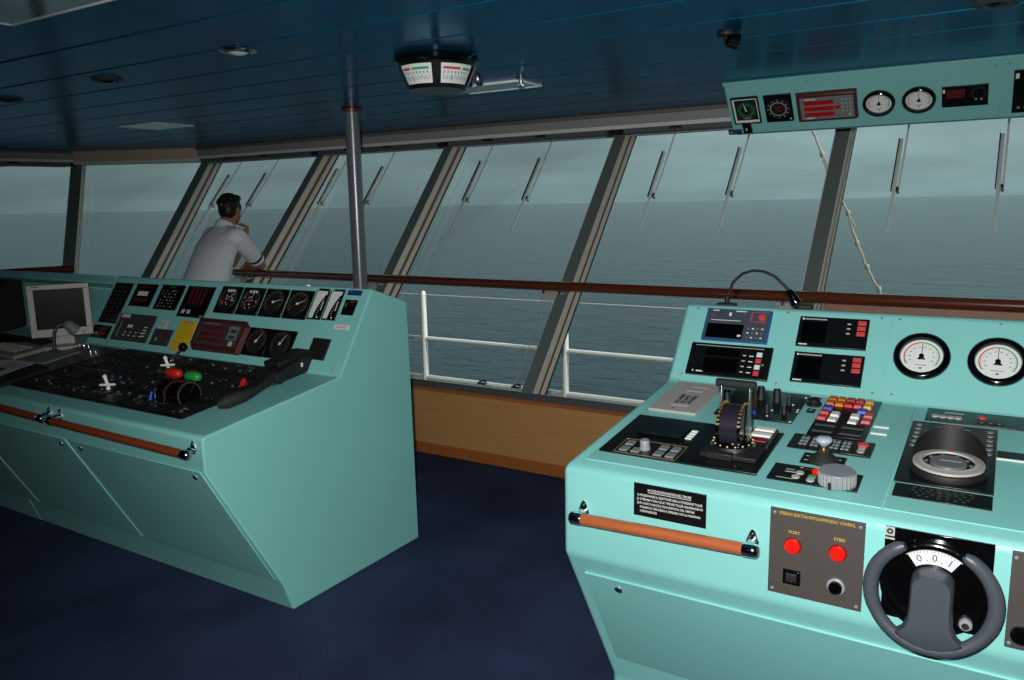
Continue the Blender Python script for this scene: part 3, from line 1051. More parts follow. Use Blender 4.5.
# silver key rack right of the lever
r_ = P6.rect([(754, 430), (778, 433), (768, 450), (745, 446)])
b = MB(GREYD); b.plate(P6, *r_, 0, .012); q = b.build('switch_rack', hc, bevel=.002)
for j in range(3):
    h = (r_[3] - r_[1]) / 3; keycap(Surf(P6.P(0, 0, .012), P6.u, P6.v), r_[0] + .004, r_[1] + j * h + .012, r_[2] - .006, r_[1] + (j + 1) * h - .004, WHITE if j else REDD, q, .006)
# thruster joystick panel
o, T = instrument(HD3, [(736, 389), (810, 396), (792, 425), (716, 414)], 'thruster_panel', hc, BLACK, .006, .001)
for px_, r0, h in (((761, 399), .013, .045), ((777, 402), .013, .045), ((789, 405), .008, .028), ((767, 413), .008, .026), ((784, 414), .008, .028), ((727, 402), .014, .04)):
    a, b0 = P6.uv(px_); knob(P6, a, b0, r0, h, BLACKM, o, WHITE)
a, b0 = P6.uv((753, 414)); knob(P6, a, b0, .008, .012, BLUEK, o, name='lamp', label='small blue lamp')
b = MB(WHITE)
for px_ in ((767, 416), (772, 410.5), (798, 410), (797, 412), (806, 398), (790, 422), (752, 392), (793, 405)):
    a, b0 = P6.uv(px_); b.lathe(P6.P(a, b0, 0), P6.n, [(.004, 0), (.004, .002)], 10)
b.build('marking', o)
# small selector with red label
a, b0 = HD3.uv((814, 405))
b = MB(BLACKM); b.lathe(HD3.P(a, b0, 0), HD3.n, [(.024, 0), (.024, .008), (.018, .012), (.018, .022)], 24); q = b.build('selector_switch', hc)
r_ = HD3.rect([(815, 397.3), (823, 398), (821, 400.3), (813, 400)]); b = MB(REDM); b.plate(HD3, *r_, 0, .0015); b.build('red_plate', q)
r_ = HD3.rect([(808, 409), (816, 410), (814, 413.5), (806, 412.5)]); b = MB(INK); b.plate(HD3, *r_, 0, .003); b.use(WHITE); b.rect(HD3, (r_[0] + r_[2]) / 2 - .006, (r_[1] + r_[3]) / 2 - .003, (r_[0] + r_[2]) / 2 + .006, (r_[1] + r_[3]) / 2 + .003, .0035); b.build('name_plate', q)
# push button block
o, T = instrument(HD3, [(829, 397.5), (881, 404), (866, 442), (807, 435)], 'push_button_block', hc, BLACK, .006, .001)
lamps = [ORANGE, ORANGE, RED, REDD, AMBER]
for i in range(5):
    for j in range(2):
        x0 = .03 + i * .172; y0 = .975 - (j + 1) * .118
        mm = lamps[i] if j == 0 else (ORANGE if i < 2 else (REDD if i < 4 else AMBER))
        if i in (2, 3): mm = RED if (i + j) % 2 == 0 else REDH
        keycap(T, T.w * x0, T.h * y0, T.w * (x0 + .16), T.h * (y0 + .108), mm, o, .010, label={ORANGE: 'orange', RED: 'red', REDH: 'deep red', REDD: 'dark red', AMBER: 'amber'}[mm] + ' lit key')
for x0, y0, m_, l in ((.03, .61, BLUEK, 'blue'), (.02, .49, RED, 'red'), (.22, .45, WHITE, 'white'), (.02, .35, RED, 'red'), (.22, .31, WHITE, 'white'),
                      (.66, .61, BLUEK, 'blue'), (.80, .51, RED, 'red'), (.58, .45, WHITE, 'white'), (.80, .37, RED, 'red'), (.58, .31, WHITE, 'white')):
    keycap(T, T.w * x0, T.h * y0, T.w * (x0 + .17), T.h * (y0 + .10), m_, o, .009, label=l + ' key')
for x0, y0, w_ in ((.05, .05, .38), (.52, .05, .4), (.05, .2, .38), (.52, .2, .4)):
    keycap(T, T.w * x0, T.h * y0, T.w * (x0 + w_), T.h * (y0 + .1), BLACKM, o, .006, 'blank_key')
# two bright slots
for q in ([(874, 426), (889, 427.8), (889, 429), (873.5, 427.2)], [(871, 432.5), (887, 434.5), (886.6, 435.7), (870.5, 433.8)]):
    r_ = HD3.rect(q); b = MB(WHITE); b.plate(HD3, *r_, 0, .004); b.build('label_strip', hc)
# keypad
o, T = instrument(HD3, [(794, 435.6), (876, 444), (871, 458), (786.5, 448)], 'keypad_panel', hc, BLACK, .006, .001)
for g, x0 in enumerate((.12, .26, .50, .63)):
    for i in range(2):
        for j in range(3): keycap(T, T.w * (x0 + i * .055), T.h * (.2 + j * .22), T.w * (x0 + i * .055 + .048), T.h * (.2 + j * .22 + .18), GREYK, o, .004)
T2 = T
b = MB(RED); b.lathe(T.P(T.w * .87, T.h * .72, 0), T.n, [(T.h * .15, 0), (T.h * .14, .005), (T.h * .1, .007)], 16); b.build('button', o)['label'] = 'round red button'
for j in (.25, .48): b = MB(GREYL); b.lathe(T.P(T.w * .87, T.h * j, 0), T.n, [(T.h * .1, 0), (T.h * .1, .003)], 14); b.build('button', o)['label'] = 'round pale button'
# steering joystick
o, T = instrument(HD3, [(804, 454), (848, 459), (843, 467), (798.5, 465)], 'joystick_panel', hc, BLACK, .005, .001)
marks(T, o, [(WHITE, .08, .6, .2, .66), (WHITE, .08, .2, .2, .25), (WHITE, .8, .6, .9, .66), (WHITE, .8, .2, .92, .25)])
a, b0 = T.uv((823.5, 461))
b = MB(RUBBER); b.lathe(T.P(a, b0, 0), T.n, [(.040, 0), (.040, .006), (.034, .011), (.033, .012), (.025, .019), (.024, .020), (.015, .027), (.012, .029)], 24)
b.use(mat('joystick_bronze', (96, 74, 60), .35, .6)); b.lathe(T.P(a, b0, .027), T.n, [(.014, 0), (.014, .005), (.010, .008), (.009, .022)], 20)
b.build('joystick_boot', o, sharp=50)
b = MB(mat('clear_grey_knob', (168, 182, 196), .2)); b.lathe(T.P(a, b0, .044), T.n, [(.008, 0), (.012, .006), (.021, .016), (.022, .021), (.016, .027), (0, .028)], 24)
b.build('joystick_knob', o, sharp=60)['label'] = 'pale grey knob on top of the joystick'
# speed dial panel
o, T = instrument(HD3, [(775, 464.5), (863.5, 476), (858, 491.6), (765.5, 480)], 'dial_panel', hc, BLACK, .005, .001)
marks(T, o, [(WHITE, .16, .5, .28, .55), (WHITE, .3, .86, .34, .9), (REDM, .36, .82, .5, .85), (WHITE, .16, .66, .26, .69), (WHITE, .1, .1, .3, .13)])
for x0, y0, m_ in ((.33, .55, GREYL), (.31, .27, GREYL), (.48, .4, GREEN), (.48, .2, GREYL)):
    b = MB(m_); b.lathe(T.P(T.w * x0, T.h * y0, 0), T.n, [(.011, 0), (.010, .003)], 16); b.build('button', o)
b = MB(REDL); b.lathe(T.P(T.w * .5, T.h * .72, 0), T.n, [(.011, 0), (.010, .006), (.006, .009)], 16); b.build('lamp', o)['label'] = 'red lamp'
a, b0 = T.uv((837, 483))
kn = knob(T, a, b0, .047, .032, KNOBG, o, ribs=26, label='large ribbed grey rotary knob')
b = MB(mat('knob_cap', (128, 134, 140), .5)); b.lathe(T.P(a, b0, .032), T.n, [(.0445, 0), (.042, .004), (0, .005)], 40, close=False)
b.use(INK); b.box(T.P(a - .010, b0 - .0475, .009), .008, .004, .018, T.u, T.v, T.n)
b.build('cap', kn)
# right desk section: narrow strip, compass repeater, label plates
o, T = instrument(HD3, [(927.5, 409), (1072, 424), (1074, 438), (925, 420)], 'control_strip', hc, BLACK, .005, .001)
marks(T, o, [(GREYL, .13, .62, .27, .78)])
for k in range(4): b = MB(GREYL); b.lathe(T.P(T.w * (.07 + .055 * k), T.h * .33, 0), T.n, [(.011, 0), (.010, .004)], 16); b.build('button', o)
b = MB(RED); b.lathe(T.P(T.w * .40, T.h * .55, 0), T.n, [(.012, 0), (.011, .005), (.007, .007)], 16); b.build('button', o)['label'] = 'red button'
for k in range(3): b = MB(GREYD); b.lathe(T.P(T.w * (.4 + .06 * k), T.h * .26, 0), T.n, [(.011, 0), (.010, .004)], 16); b.build('button', o)
o, T = instrument(HD3, [(911.6, 422), (996, 431.5), (996, 494.5), (894.5, 483)], 'compass_repeater', hc, BLACK, .006, .001)
marks(T, o, [(REDM, .36, .94, .6, .965), (GREYL, .3, .915, .7, .925), (WHITE, .36, .89, .62, .905)])
for j in range(6):
    for x0 in (.05, .88):
        b = MB(GREYK); b.lathe(T.P(T.w * (x0 + .04), T.h * (.93 - j * .075), 0), T.n, [(.009, 0), (.008, .003)], 14); b.build('button', o)
ca, cb = T.uv((948, 470))
R_ = .088
b = MB(BLACKM); b.lathe(T.P(ca, cb, 0), T.n, [(R_ * 1.03, 0), (R_ * 1.03, .012), (R_ * .99, .018), (0, .018)], 48, close=False)
inner = []; ridge = []; crown = []; outer = []
for i in range(41):
    t = math.radians(-22 + 224 * i / 40); s_ = max(0, math.sin(math.radians(180 * i / 40))) ** .75
    c_, k_ = math.cos(t), math.sin(t)
    inner.append(T.P(ca + R_ * .985 * c_, cb + R_ * .985 * k_, .018))
    ridge.append(T.P(ca + R_ * (1.0 - .06 * s_) * c_, cb + R_ * (1.0 + .16 * s_) * k_, .020 + .062 * s_))
    crown.append(T.P(ca + R_ * (1.02 - .10 * s_) * c_, cb + R_ * (1.02 + .34 * s_) * k_, .018 + .058 * s_))
    outer.append(T.P(ca + R_ * 1.04 * c_, cb + R_ * (1.04 + .45 * s_) * k_, 0))
rv = [[b.bm.verts.new(p) for p in q] for q in (inner, ridge, crown, outer)]
for A, B in zip(rv, rv[1:]):
    for i in range(40): b.face([A[i], A[i + 1], B[i + 1], B[i]])
b.build('dome', o, sharp=60)
CS = Surf(T.P(ca, cb, .0185), T.u, T.v)
b = MB(GREYL); b.lathe(CS.P(0, 0, 0), CS.n, [(R_ * .97, 0), (R_ * .95, .005), (R_ * .70, .008), (R_ * .68, .003)], 56, close=False)
b.use(INK); b.ticks(CS, 0, 0, R_ * .80, R_ * .93, 0, 355, 72, .0072, .0010)
b.use(REDM); b.rect(CS, -.003, R_ * .70, .003, R_ * .93, .0085)
b.build('scale_ring', o)
b = MB(mat('card_grey', (104, 110, 112), .4)); b.lathe(CS.P(0, 0, 0), CS.n, [(R_ * .50, 0), (R_ * .48, .006), (0, .007)], 36, close=False)
b.use(WHITE); b.rect(CS, -.02, -.002, .03, .002, .0076)
b.use(GREYK)
for k in range(10):
    t = 2 * PI * k / 10; b.lathe(CS.P(R_ * .59 * math.cos(t), R_ * .59 * math.sin(t), 0), CS.n, [(.005, 0), (.005, .002)], 10)
b.build('card', o)
o, T = instrument(HD3, [(894, 484.5), (993.5, 496), (992, 510), (892, 497)], 'label_plate', hc, BLACK, .003, .0005)
for k in range(4): text(T, T.w * .5, T.h * (.82 - .2 * k), T.h * .17, ('GYRO REPEATER CARD', 'USE AS SHOWN ON TABLE', 'MAGNETIC COURSE AND HEADING', 'CHECK EACH WATCH')[k] if False else ('- - - - - - - -', '- - -  - - - - -', '- - - - -  - -', '- -  - - - -')[k], GREYL, o, wide=2.2)
o, T = instrument(HD3, [(997, 452.3), (1060, 459), (1059, 466), (996.5, 458.5)], 'label_strip', hc, BLACK, .004, .0005)
b = MB(WHITE); b.plate(T, 0, -.008, T.w, -.003, -.004, 0); b.build('white_edge', o)

# front apron: warning plate, grab bar, steering selector, wheel
HA1 = Surf(HA.P(0, 0, .0005), HA.u, HA.v)
o, T = instrument(HA, [(634.2, 482.5), (707, 494.5), (705.8, 528), (634.2, 514.5)], 'warning_plate', hc, BLACK, .003, .0006)
lines = ['1) POSIZIONARE IL SELETTORE NELLA POSIZIONE TILLER', '2) OPERARE CON I DUE TIMONI TILLER INDIPENDENTI', '3) IN CASO DI INUTILE NON RISPOSTA DEL TIMONE', '   PASSARE IN TIMONERIA E OPERARE CON LA MANOVRA', "   D'EMERGENZA"]
text(T, T.w * .5, T.h * .83, T.h * .115, 'IN CASO DI NON RISPOSTA DEL TIMONE', WHITE, o, fit=T.w * .60, bold=.005)
b = MB(WHITE); b.rect(T, T.w * .2, T.h * .755, T.w * .8, T.h * .768, .0006); b.build('underline', o)
for k, l in enumerate(lines):
    text(T, T.w * (.045 if k < 3 else .09), T.h * (.655 - .122 * k), T.h * .100, l.strip(), WHITE, o, align='LEFT', fit=T.w * (.90, .91, .80, .84, .24)[k], bold=.005)
grab_bar(HA, (571, 517), (757, 551.5), hc, WOODB)
o, T = instrument(HA, [(771, 507), (866.6, 522.4), (860.8, 610), (768, 590.8)], 'steering_selector_panel', hc, GREYP, .005, .001)
text(T, T.w * .5, T.h * .955, T.h * .050, 'STEERING SELECTOR SWITCH/EMERGENCY CONTROL', YELI, o, fit=T.w * .80, bold=.012)
screw_marks(T, [(T.w * .05, T.h * .95), (T.w * .95, T.h * .95), (T.w * .05, T.h * .05), (T.w * .95, T.h * .05)], o, .004)
for px_, l in (((793, 545), 'PORT'), ((838, 552.5), 'STBD')):
    a, b0 = T.uv(px_)
    b = MB(REDD); b.lathe(T.P(a, b0, 0), T.n, [(.021, 0), (.021, .004), (.019, .006)], 28)
    b.use(REDL); b.lathe(T.P(a, b0, .005), T.n, [(.0175, 0), (.0175, .010), (.014, .014), (0, .0155)], 28, close=False)
    b.build('lamp', o)['label'] = 'round red lamp'
    text(T, a + .002, b0 + .033, .011, l, YELI, o, bold=.012)
a, b0 = T.uv((791.5, 577)); b = MB(BLACKG); b.plate(T, a - .022, b0 - .020, a + .022, b0 + .020, 0, .006, .002); b.use(BLACKM); b.plate(T, a - .015, b0 - .013, a + .015, b0 + .013, .006, .010, .003); b.build('push_switch', o, bevel=.001)
a, b0 = T.uv((836, 586)); b = MB(KNOBG); b.lathe(T.P(a, b0, 0), T.n, [(.021, 0), (.021, .006), (.018, .008)], 24); b.use(BLACKG); b.lathe(T.P(a, b0, .006), T.n, [(.016, 0), (.016, .010), (.013, .013), (0, .013)], 24, close=False); b.build('push_button', o)
# steering unit
o, T = instrument(HA, [(883.4, 526), (994, 543), (989.6, 636), (882.6, 615)], 'steering_unit', hc, BLACKG, .005, .001)
a, b0 = T.uv((890, 533)); b = MB(GREYL); b.plate(T, a - .010, b0 - .006, a + .010, b0 + .016, 0, .0006); b.use(INK); b.arc(T, a, b0 + .005, .003, .007, 0, 360, .0008, 20); b.use(INK); b.rect(T, a - .010, b0 - .008, a + .010, b0 - .0068, .0007); b.use(GREYL); b.rect(T, a - .011, b0 - .015, a + .011, b0 - .010, .0007); b.build('emblem', o)
SQ = .055
wa, wb = HA.uv((931.5, 595), .05)
hub = HA.P(wa, wb, 0)
b = MB(BLACKG); b.lathe(HA.P(wa, wb, .004), HA.n, [(.112, 0), (.112, .012), (.104, .018), (0, .018)], 56, close=False)
b.lathe(HA.P(wa, wb, .004), HA.n, [(.104, .012), (.1045, .018), (.100, .019)], 48); b.build('hub_disc', o, sharp=40)
DS = Surf(HA.P(wa, wb, .0240), HA.u, HA.v)
b = MB(mat('dial_pale', (216, 226, 234), .5)); b.arc(DS, 0, .0, .062, .094, 56, 126, 0, 24); b.use(GREYL); b.arc(DS, 0, 0, .094, .096, 54, 128, .0004, 24)
b.use(INK); b.ticks(DS, 0, 0, .090, .093, 60, 122, 15, .0005, .0015)
d_ = b.build('dial', o)
for an, ch in ((114, '0'), (102, '.'), (90, '0'), (78, '.'), (66, '1')):
    t = math.radians(an); text(DS, .077 * math.cos(t), .077 * math.sin(t), .024, ch, INK, d_, rot=t - PI / 2, c=.0006)
WS = Surf(HA.P(wa, wb, .065), HA.u, HA.v)
R_ = .126
pts = []; rr = []
for k in range(49):
    t = math.radians(118 + 304 * k / 48)
    pts.append(WS.P(R_ * math.cos(t), R_ * math.sin(t), -.006 * math.cos(t) ** 2))
    grip = abs(math.cos(t)) ** 3
    rr.append(.0142 + .0026 * grip * (1 if math.sin(t) > -.4 else .4))
rr[0] = rr[-1] = .009; rr[1] = rr[-2] = .0145
b = MB(GREYW); b.tube(pts, rr, 16)
wh = b.build('steering_wheel', hc, sharp=60)
b = MB(GREYW)
outl = []
for k in range(13):
    t = math.radians(180 - 15 * k); outl.append((.044 * math.cos(t), .022 + .034 * math.sin(t)))
left = [(-.044, -.03), (-.047, -.062), (-.056, -.084), (-.072, -.097)]
bot = [(-.058, -.109), (-.03, -.121), (0, -.125), (.03, -.121), (.058, -.109)]
poly = outl[::-1] + left + bot + [(-x_, y_) for x_, y_ in left[::-1]]
n_ = len(poly)
lo = [WS.P(x_, y_, -.042 if y_ > -.05 else -.010) for x_, y_ in poly]
hi = [WS.P(x_ * .96, y_, .012 if y_ > -.05 else .012 + (y_ + .05) * .02) for x_, y_ in poly]
mid = [WS.P(x_ * .86, y_ * .96 + (.002), .020 if y_ > -.05 else .020 + (y_ + .05) * .05) for x_, y_ in poly]
L_ = [[b.bm.verts.new(p) for p in q] for q in (lo, hi, mid)]
for A, B in zip(L_, L_[1:]):
    for i in range(n_): b.face([A[i], A[(i + 1) % n_], B[(i + 1) % n_], B[i]])
b.face(L_[2]); b.face(L_[0][::-1])
b.build('spoke', wh, sharp=50)
a, b0 = T.uv((966, 620)); b = MB(KNOBG); b.lathe(T.P(a, b0, 0), T.n, [(.014, 0), (.014, .028), (.011, .032)], 18); b.use(STEEL); b.lathe(T.P(a, b0, .032), T.n, [(.008, 0), (.008, .003)], 14); b.build('lock_knob', o)
o, T = instrument(HA, [(1012, 551), (1085, 562), (1078, 662), (1004.6, 646)], 'breaker_panel', hc, GREYP, .005, .001)
screw_marks(T, [(T.w * .06, T.h * .94), (T.w * .06, T.h * .05)], o, .004)
a, b0 = T.uv((1021, 635)); b = MB(BLACKG); b.lathe(T.P(a, b0, 0), T.n, [(.021, 0), (.021, .008), (.016, .012)], 24); b.build('push_button', o)
# access doors on the sloping front
da, db = HS.uv((585, 570.5))
for x0, x1 in ((da, .60), (.606, HX1 - .06)):
    b = MB(TEAL); b.plate(HS, x0, .06, x1, db, 0, .008); o = b.build('access_door', hc, bevel=.002)
    lt = HS.uv((618.7, 589.4), .008) if x0 == da else (x0 + .06, db - .05)
    b = MB(CHROME); b.lathe(HS.P(lt[0], lt[1], .008), HS.n, [(.013, 0), (.013, .003), (.010, .005)], 18); b.use(INK); b.rect(HS, lt[0] - .002, lt[1] - .008, lt[0] + .002, lt[1] + .008, .0135); b.build('latch', o)

# grey instruction plate lying on the desk
r_ = HD3.rect([(681, 382.5), (721, 388.8), (697, 417), (648.8, 410)])
b = MB(mat('instruction_grey', (178, 172, 166), .5)); b.plate(HD3, r_[0], r_[1], r_[2], r_[3], .0005, .010)
card = b.build('instruction_plate', bevel=.0012)
tag(card, 'pale grey instruction plate with black lettering lying left of the engine telegraph', 'plate')
T = HD3.sub(r_, .010)
for k, l in enumerate(('ALLARME', 'SCAFO', 'AVARIA')):
    text(T, T.w * (.42 + .13 * k), T.h * .40, T.w * .125, l, INK, card, fit=T.h * (.30, .27, .29)[k], bold=.05, rot=PI / 2)
marks(T, card, [(WHITE, .42, .80, .78, .84), (WHITE, .36, .66, .72, .70), (WHITE, .36, .16, .72, .2), (INK, .46, .07, .5, .1)])

# gooseneck lamp on top of the helm console
pa = at_y((727, 305.5), 3.03); pb = at_y((797, 308), 3.03)
ca_ = V((0, 0, 0))
r = thing('gooseneck_lamp', 'thin black gooseneck chart lamp arching over the top of the helm console', 'lamp', pa)
y_ = pa.y
px_ = [(727, 303), (728.5, 294), (733, 282.5), (742, 274), (753, 270.5), (764, 271.5), (775, 276.5), (785, 286), (789, 291)]
b = MB(BLACKM); b.tube([at_y(p, pa.y + (pb.y - pa.y) * i / 8) for i, p in enumerate(px_)], .0055, 10); b.build('neck', r)
b = MB(BLACKM); b.box(pa + V((0, 0, .004)), .07, .045, .012); b.cyl(pa + V((0, 0, .008)), (0, 0, 1), .010, .03, 12); b.build('base', r, bevel=.003)
p1, p2 = at_y((788.5, 290), pb.y), at_y((797, 304.5), pb.y - .0)
b = MB(BLACKG); b.tube([p1, p1.lerp(p2, .15), p1.lerp(p2, .8), p2], [.009, .014, .020, .019], 14); b.build('lamp_head', r)
b = MB(BLACKM); b.box(at_y((805, 309), 3.03) + V((0, 0, .008)), .05, .03, .016); b.build('cable_clip', r, bevel=.003)


# ------------------------------------------------------------------ long bridge console (left)
LX1, LXM, LX0 = -2.417, None, -7.2
LD = Surf((0, 1.762, .842), (1, 0, 0), (0, .699, .083))
LB = Surf((0, 2.461, .925), (1, 0, 0), (0, .232, .360))
LA = Surf((0, 1.751, .705), (1, 0, 0), (0, 0, 1))
LS = Surf((0, 2.065, .134), (1, 0, 0), (0, -.314, .571))
LXM = (LB.uv((98, 322))[0] + LB.uv((117, 283))[0]) / 2 - .03
lc = thing('bridge_console', 'long turquoise bridge console full of dark instruments, with a big plain end panel', 'console', (-4.2, 2.5, 0))
b = MB(TEAL)
P1 = [(2.118, 0), (2.070, .134), (1.751, .705), (1.751, .832), (1.762, .842), (2.461, .925), (2.693, 1.285), (2.935, 1.203), (2.953, 0)]
b.prism([(LXM, y, z) for y, z in P1], (LX1 - LXM, 0, 0))
b.build('body', lc, bevel=.010, seg=3)
b = MB(TEAL)
P2 = [(2.118, 0), (2.070, .134), (1.751, .705), (1.751, .832), (1.762, .842), (2.60, .9415), (2.74, 1.20), (2.67, 1.24), (2.693, 1.285), (2.935, 1.203), (2.953, 0)]
b.prism([(LX0, y, z) for y, z in P2], (LXM - .002 - LX0, 0, 0))
b.build('side_body', lc, bevel=.006)
LD3, LB3 = LD, LB


def lin_inst(q, name, m=BLACK, th=.006, **k): return instrument(LB, q, name, lc, m, th, .001, **k)


# sloping panel, left to right
o, T = lin_inst([(117.8, 283), (135, 283.8), (115, 323.8), (98, 322)], 'alarm_panel')
it = []
for j in range(9):
    for i in range(3): it.append((LEDD if (i * 3 + j) % 4 == 0 else GREYD, .12 + i * .27, .06 + j * .10, .30 + i * .27, .11 + j * .10))
marks(T, o, it)
o, T = lin_inst([(96, 325), (113.5, 326), (106, 339), (90, 337)], 'indicator_panel')
marks(T, o, [(GREYD, .1, .7, .4, .8), (GREYD, .6, .7, .9, .8)])
for x0 in (.55, .75):
    b = MB(REDD); b.lathe(T.P(T.w * x0, T.h * .4, 0), T.n, [(.012, 0), (.012, .003), (.007, .006)], 14); b.build('lamp', o)['label'] = 'small red lamp'
b = MB(GREYL); b.lathe(T.P(T.w * .3, T.h * .35, 0), T.n, [(.007, 0), (.006, .003)], 12); b.build('button', o)
o, T = lin_inst([(138.8, 284), (159.4, 284.8), (148.8, 307.5), (128.8, 305.6)], 'control_panel')
it = [(WHITE, .22, .46, .72, .66), (REDD, .2, .84, .7, .88)]
for i in range(7): it.append((GREYD if i % 2 else REDD, .14 + i * .1, .2, .20 + i * .1, .36))
marks(T, o, it)
o, T = lin_inst([(164.4, 285), (187, 286), (175, 311), (153, 308.8)], 'indicator_panel')
it = [(GREEN, .38, .9, .62, .92)]
for i in range(5):
    for j in range(6): it.append(((GREYL, GREYD, ORI, GREYK)[(i * 7 + j * 3) % 4], .15 + i * .14, .1 + j * .125, .15 + i * .14 + random.uniform(.04, .09), .1 + j * .125 + .05))
marks(T, o, it)
o, T = lin_inst([(190.6, 286.5), (217, 287.5), (203, 319), (176, 316)], 'bargraph_panel')
for i in range(4):
    b = MB(LEDD); b.plate(T, T.w * (.2 + i * .16), T.h * .4, T.w * (.27 + i * .16), T.h * .93, 0, .0015); b.build('red_bar', o)
for i in range(2): keycap(T, T.w * (.14 + i * .2), T.h * .1, T.w * (.25 + i * .2), T.h * .23, GREYL, o, .005)
marks(T, o, [(YELI, .85, .03, .95, .07), (GREYD, .1, .95, .9, .97)])
o, T = lin_inst([(123, 313.8), (158.8, 316), (145, 343.8), (110, 338.8)], 'fire_panel', GREYD)
it = [(PAPER, .06, .84, .30, .97), (WHITE, .34, .48, .48, .60)]
for j in range(6): it.append((WHITE, .12, .15 + j * .1, .15, .19 + j * .1))
for i in range(4):
    for j in range(2): it.append((WHITE, .3 + i * .15 + (.02 * j), .18 + j * .12, .36 + i * .15, .22 + j * .12))
for j in range(4): it.append((WHITE, .80, .2 + j * .11, .90, .24 + j * .11))
marks(T, o, it)
o, T = lin_inst([(156, 328.8), (175.4, 330.6), (166, 347), (149.4, 344)], 'switch_panel', GREYD)
marks(T, o, [(REDD, .6, .3, .75, .8), (GREYL, .25, .25, .33, .45)])
o, T = lin_inst([(161, 320.6), (169, 320.6), (165.6, 329), (158, 327.5)], 'paper_label', PAPER, .001)
marks(T, o, [(GREYK, .15, .7, .8, .78), (GREYK, .15, .45, .8, .53), (GREYK, .15, .2, .6, .28)])
o, T = lin_inst([(182, 320.6), (200, 322), (183.5, 352), (168, 350)], 'notice_sheet', YELLOW, .001)
q = it = []
it = []
for j in range(13): it.append((YELI if j % 3 else ORI, .12, .06 + j * .065, random.uniform(.6, .9), .075 + j * .065))
it.append((ORI, .2, .92, .8, .96))
marks(T, o, it); o['label'] = 'yellow printed notice'
# red framed doppler log display with clipped corners
P9 = [LB.uv(p) for p in ((202.5, 318.8), (242.5, 321), (251, 327), (239, 354), (200.6, 351), (194, 348))]
xs = [p[0] for p in P9]; ys9 = [p[1] for p in P9]
a0, a1, b0, b1 = min(xs), max(xs), min(ys9), max(ys9)
sk = .0
poly = [(a0 + .02, b0), (a1 - .0, b0), (a1, b1 - .03), (a1 - .04, b1), (a0, b1), (a0, b0 + .02)]
b = MB(BROWNF)
lo = [b.bm.verts.new(LB.P(x, y, 0)) for x, y in poly]
hi = [b.bm.verts.new(LB.P(x + (.012 if x < (a0 + a1) / 2 else -.012), y + (.012 if y < (b0 + b1) / 2 else -.012), .022)) for x, y in poly]
for i in range(6): b.face([lo[i], lo[(i + 1) % 6], hi[(i + 1) % 6], hi[i]])
b.face(hi); b.face(lo[::-1])
o = b.build('log_display', lc, bevel=.002); o['label'] = 'dark red framed log display'
T = LB.sub((a0 + .03, b0 + .03, a1 - .03, b1 - .03), .022)
b = MB(GREYD); b.plate(T, 0, 0, T.w, T.h, -.004, .001); b.build('face', o)
for j in range(3):
    b = MB(LEDD); b.plate(T, T.w * .10, T.h * (.12 + j * .27), T.w * .66, T.h * (.30 + j * .27), .001, .0025); b.build('red_bar', o)
b = MB(GREYL); b.lathe(T.P(T.w * .88, T.h * .14, .001), T.n, [(.014, 0), (.014, .004), (.008, .006)], 16); b.build('button', o)
marks(T, o, [(GREYK, .1, .92, .5, .96), (GREYK, .74, .3, .96, .9), (GREYD, .78, .36, .92, .5), (GREYD, .78, .62, .92, .76)], c=.0015)
# gauges
G1 = LB.rect([(223.8, 287.5), (245, 288), (233.8, 314.4), (213.8, 313)]); G4 = LB.rect([(293, 290), (316, 291), (304, 319.8), (282, 318.8)])
wd = (G1[2] - G1[0] + G4[2] - G4[0]) / 2; st = (G4[0] - G1[0]) / 3
for k in range(4):
    x0 = G1[0] + st * k
    square_gauge(LB, None, lc, (200, 190, 20, 25)[k], YELI if k > 1 else WHITE, rect=(x0, (G1[1] + G4[1]) / 2, x0 + min(wd, st - .006), (G1[3] + G4[3]) / 2), dense=k < 2)
L1 = LB.rect([(252, 328), (273.8, 329.4), (264, 357), (241, 354)]); L2 = LB.rect([(275.6, 330), (299, 331.9), (286.8, 361), (264.5, 358.7)])
hb, ht = (L1[1] + L2[1]) / 2, (L1[3] + L2[3]) / 2
square_gauge(LB, None, lc, 60, ORI, rect=(L1[0], hb, L1[2] - .003, ht)); square_gauge(LB, None, lc, 62, ORI, rect=(L1[2] + .004, hb, L2[2], ht))
# two white edgewise meters
for q in ([(318, 291), (330.6, 291), (320, 320.6), (307.5, 318.8)], [(332.5, 291), (346, 292), (334, 321), (322, 320)]):
    o, T = lin_inst(q, 'edge_meter', BLACK, .008)
    b = MB(DIALW); b.rect(T, T.w * .10, T.h * .04, T.w * .94, T.h * .97, .0006); b.build('dial', o)
    b = MB(BLACKG); n_ = 14; A = []; B = []
    for i in range(n_ + 1):
        y_ = T.h * (.02 + .82 * i / n_); bow = .42 * (i / n_) ** 2.2
        A.append(b.bm.verts.new(T.P(T.w * (.45 + bow), y_, .0012))); B.append(b.bm.verts.new(T.P(T.w * .96, y_, .0012)))
    for i in range(n_): b.face([A[i], B[i], B[i + 1], A[i + 1]])
    b.build('scale', o)
    b = MB(WHITE)
    for i in range(9): b.rect(T, T.w * (.60 + .028 * i * i * .12), T.h * (.14 + .07 * i), T.w * (.72 + .028 * i * i * .12), T.h * (.15 + .07 * i), .002)
    b.rect(T, T.w * .84, T.h * .3, T.w * .90, T.h * .62, .002); b.lathe(T.P(T.w * .78, T.h * .07, .001), T.n, [(T.w * .06, 0), (T.w * .06, .001)], 10)
    b.build('pointer', o)
for q in ([(320.5, 288.4), (331, 289), (329.5, 291), (319, 290.6)], [(336, 289.3), (346, 290), (345, 292), (334, 291.2)]): lin_inst(q, 'name_plate', BLACKM, .002)
o, T = lin_inst([(348.8, 290), (363, 290.6), (361, 295.8), (347.5, 295.2)], 'name_plate', NAVYL, .002); marks(T, o, [(GREYL, .1, .6, .3, .68)]); o['label'] = 'navy blue name plate'
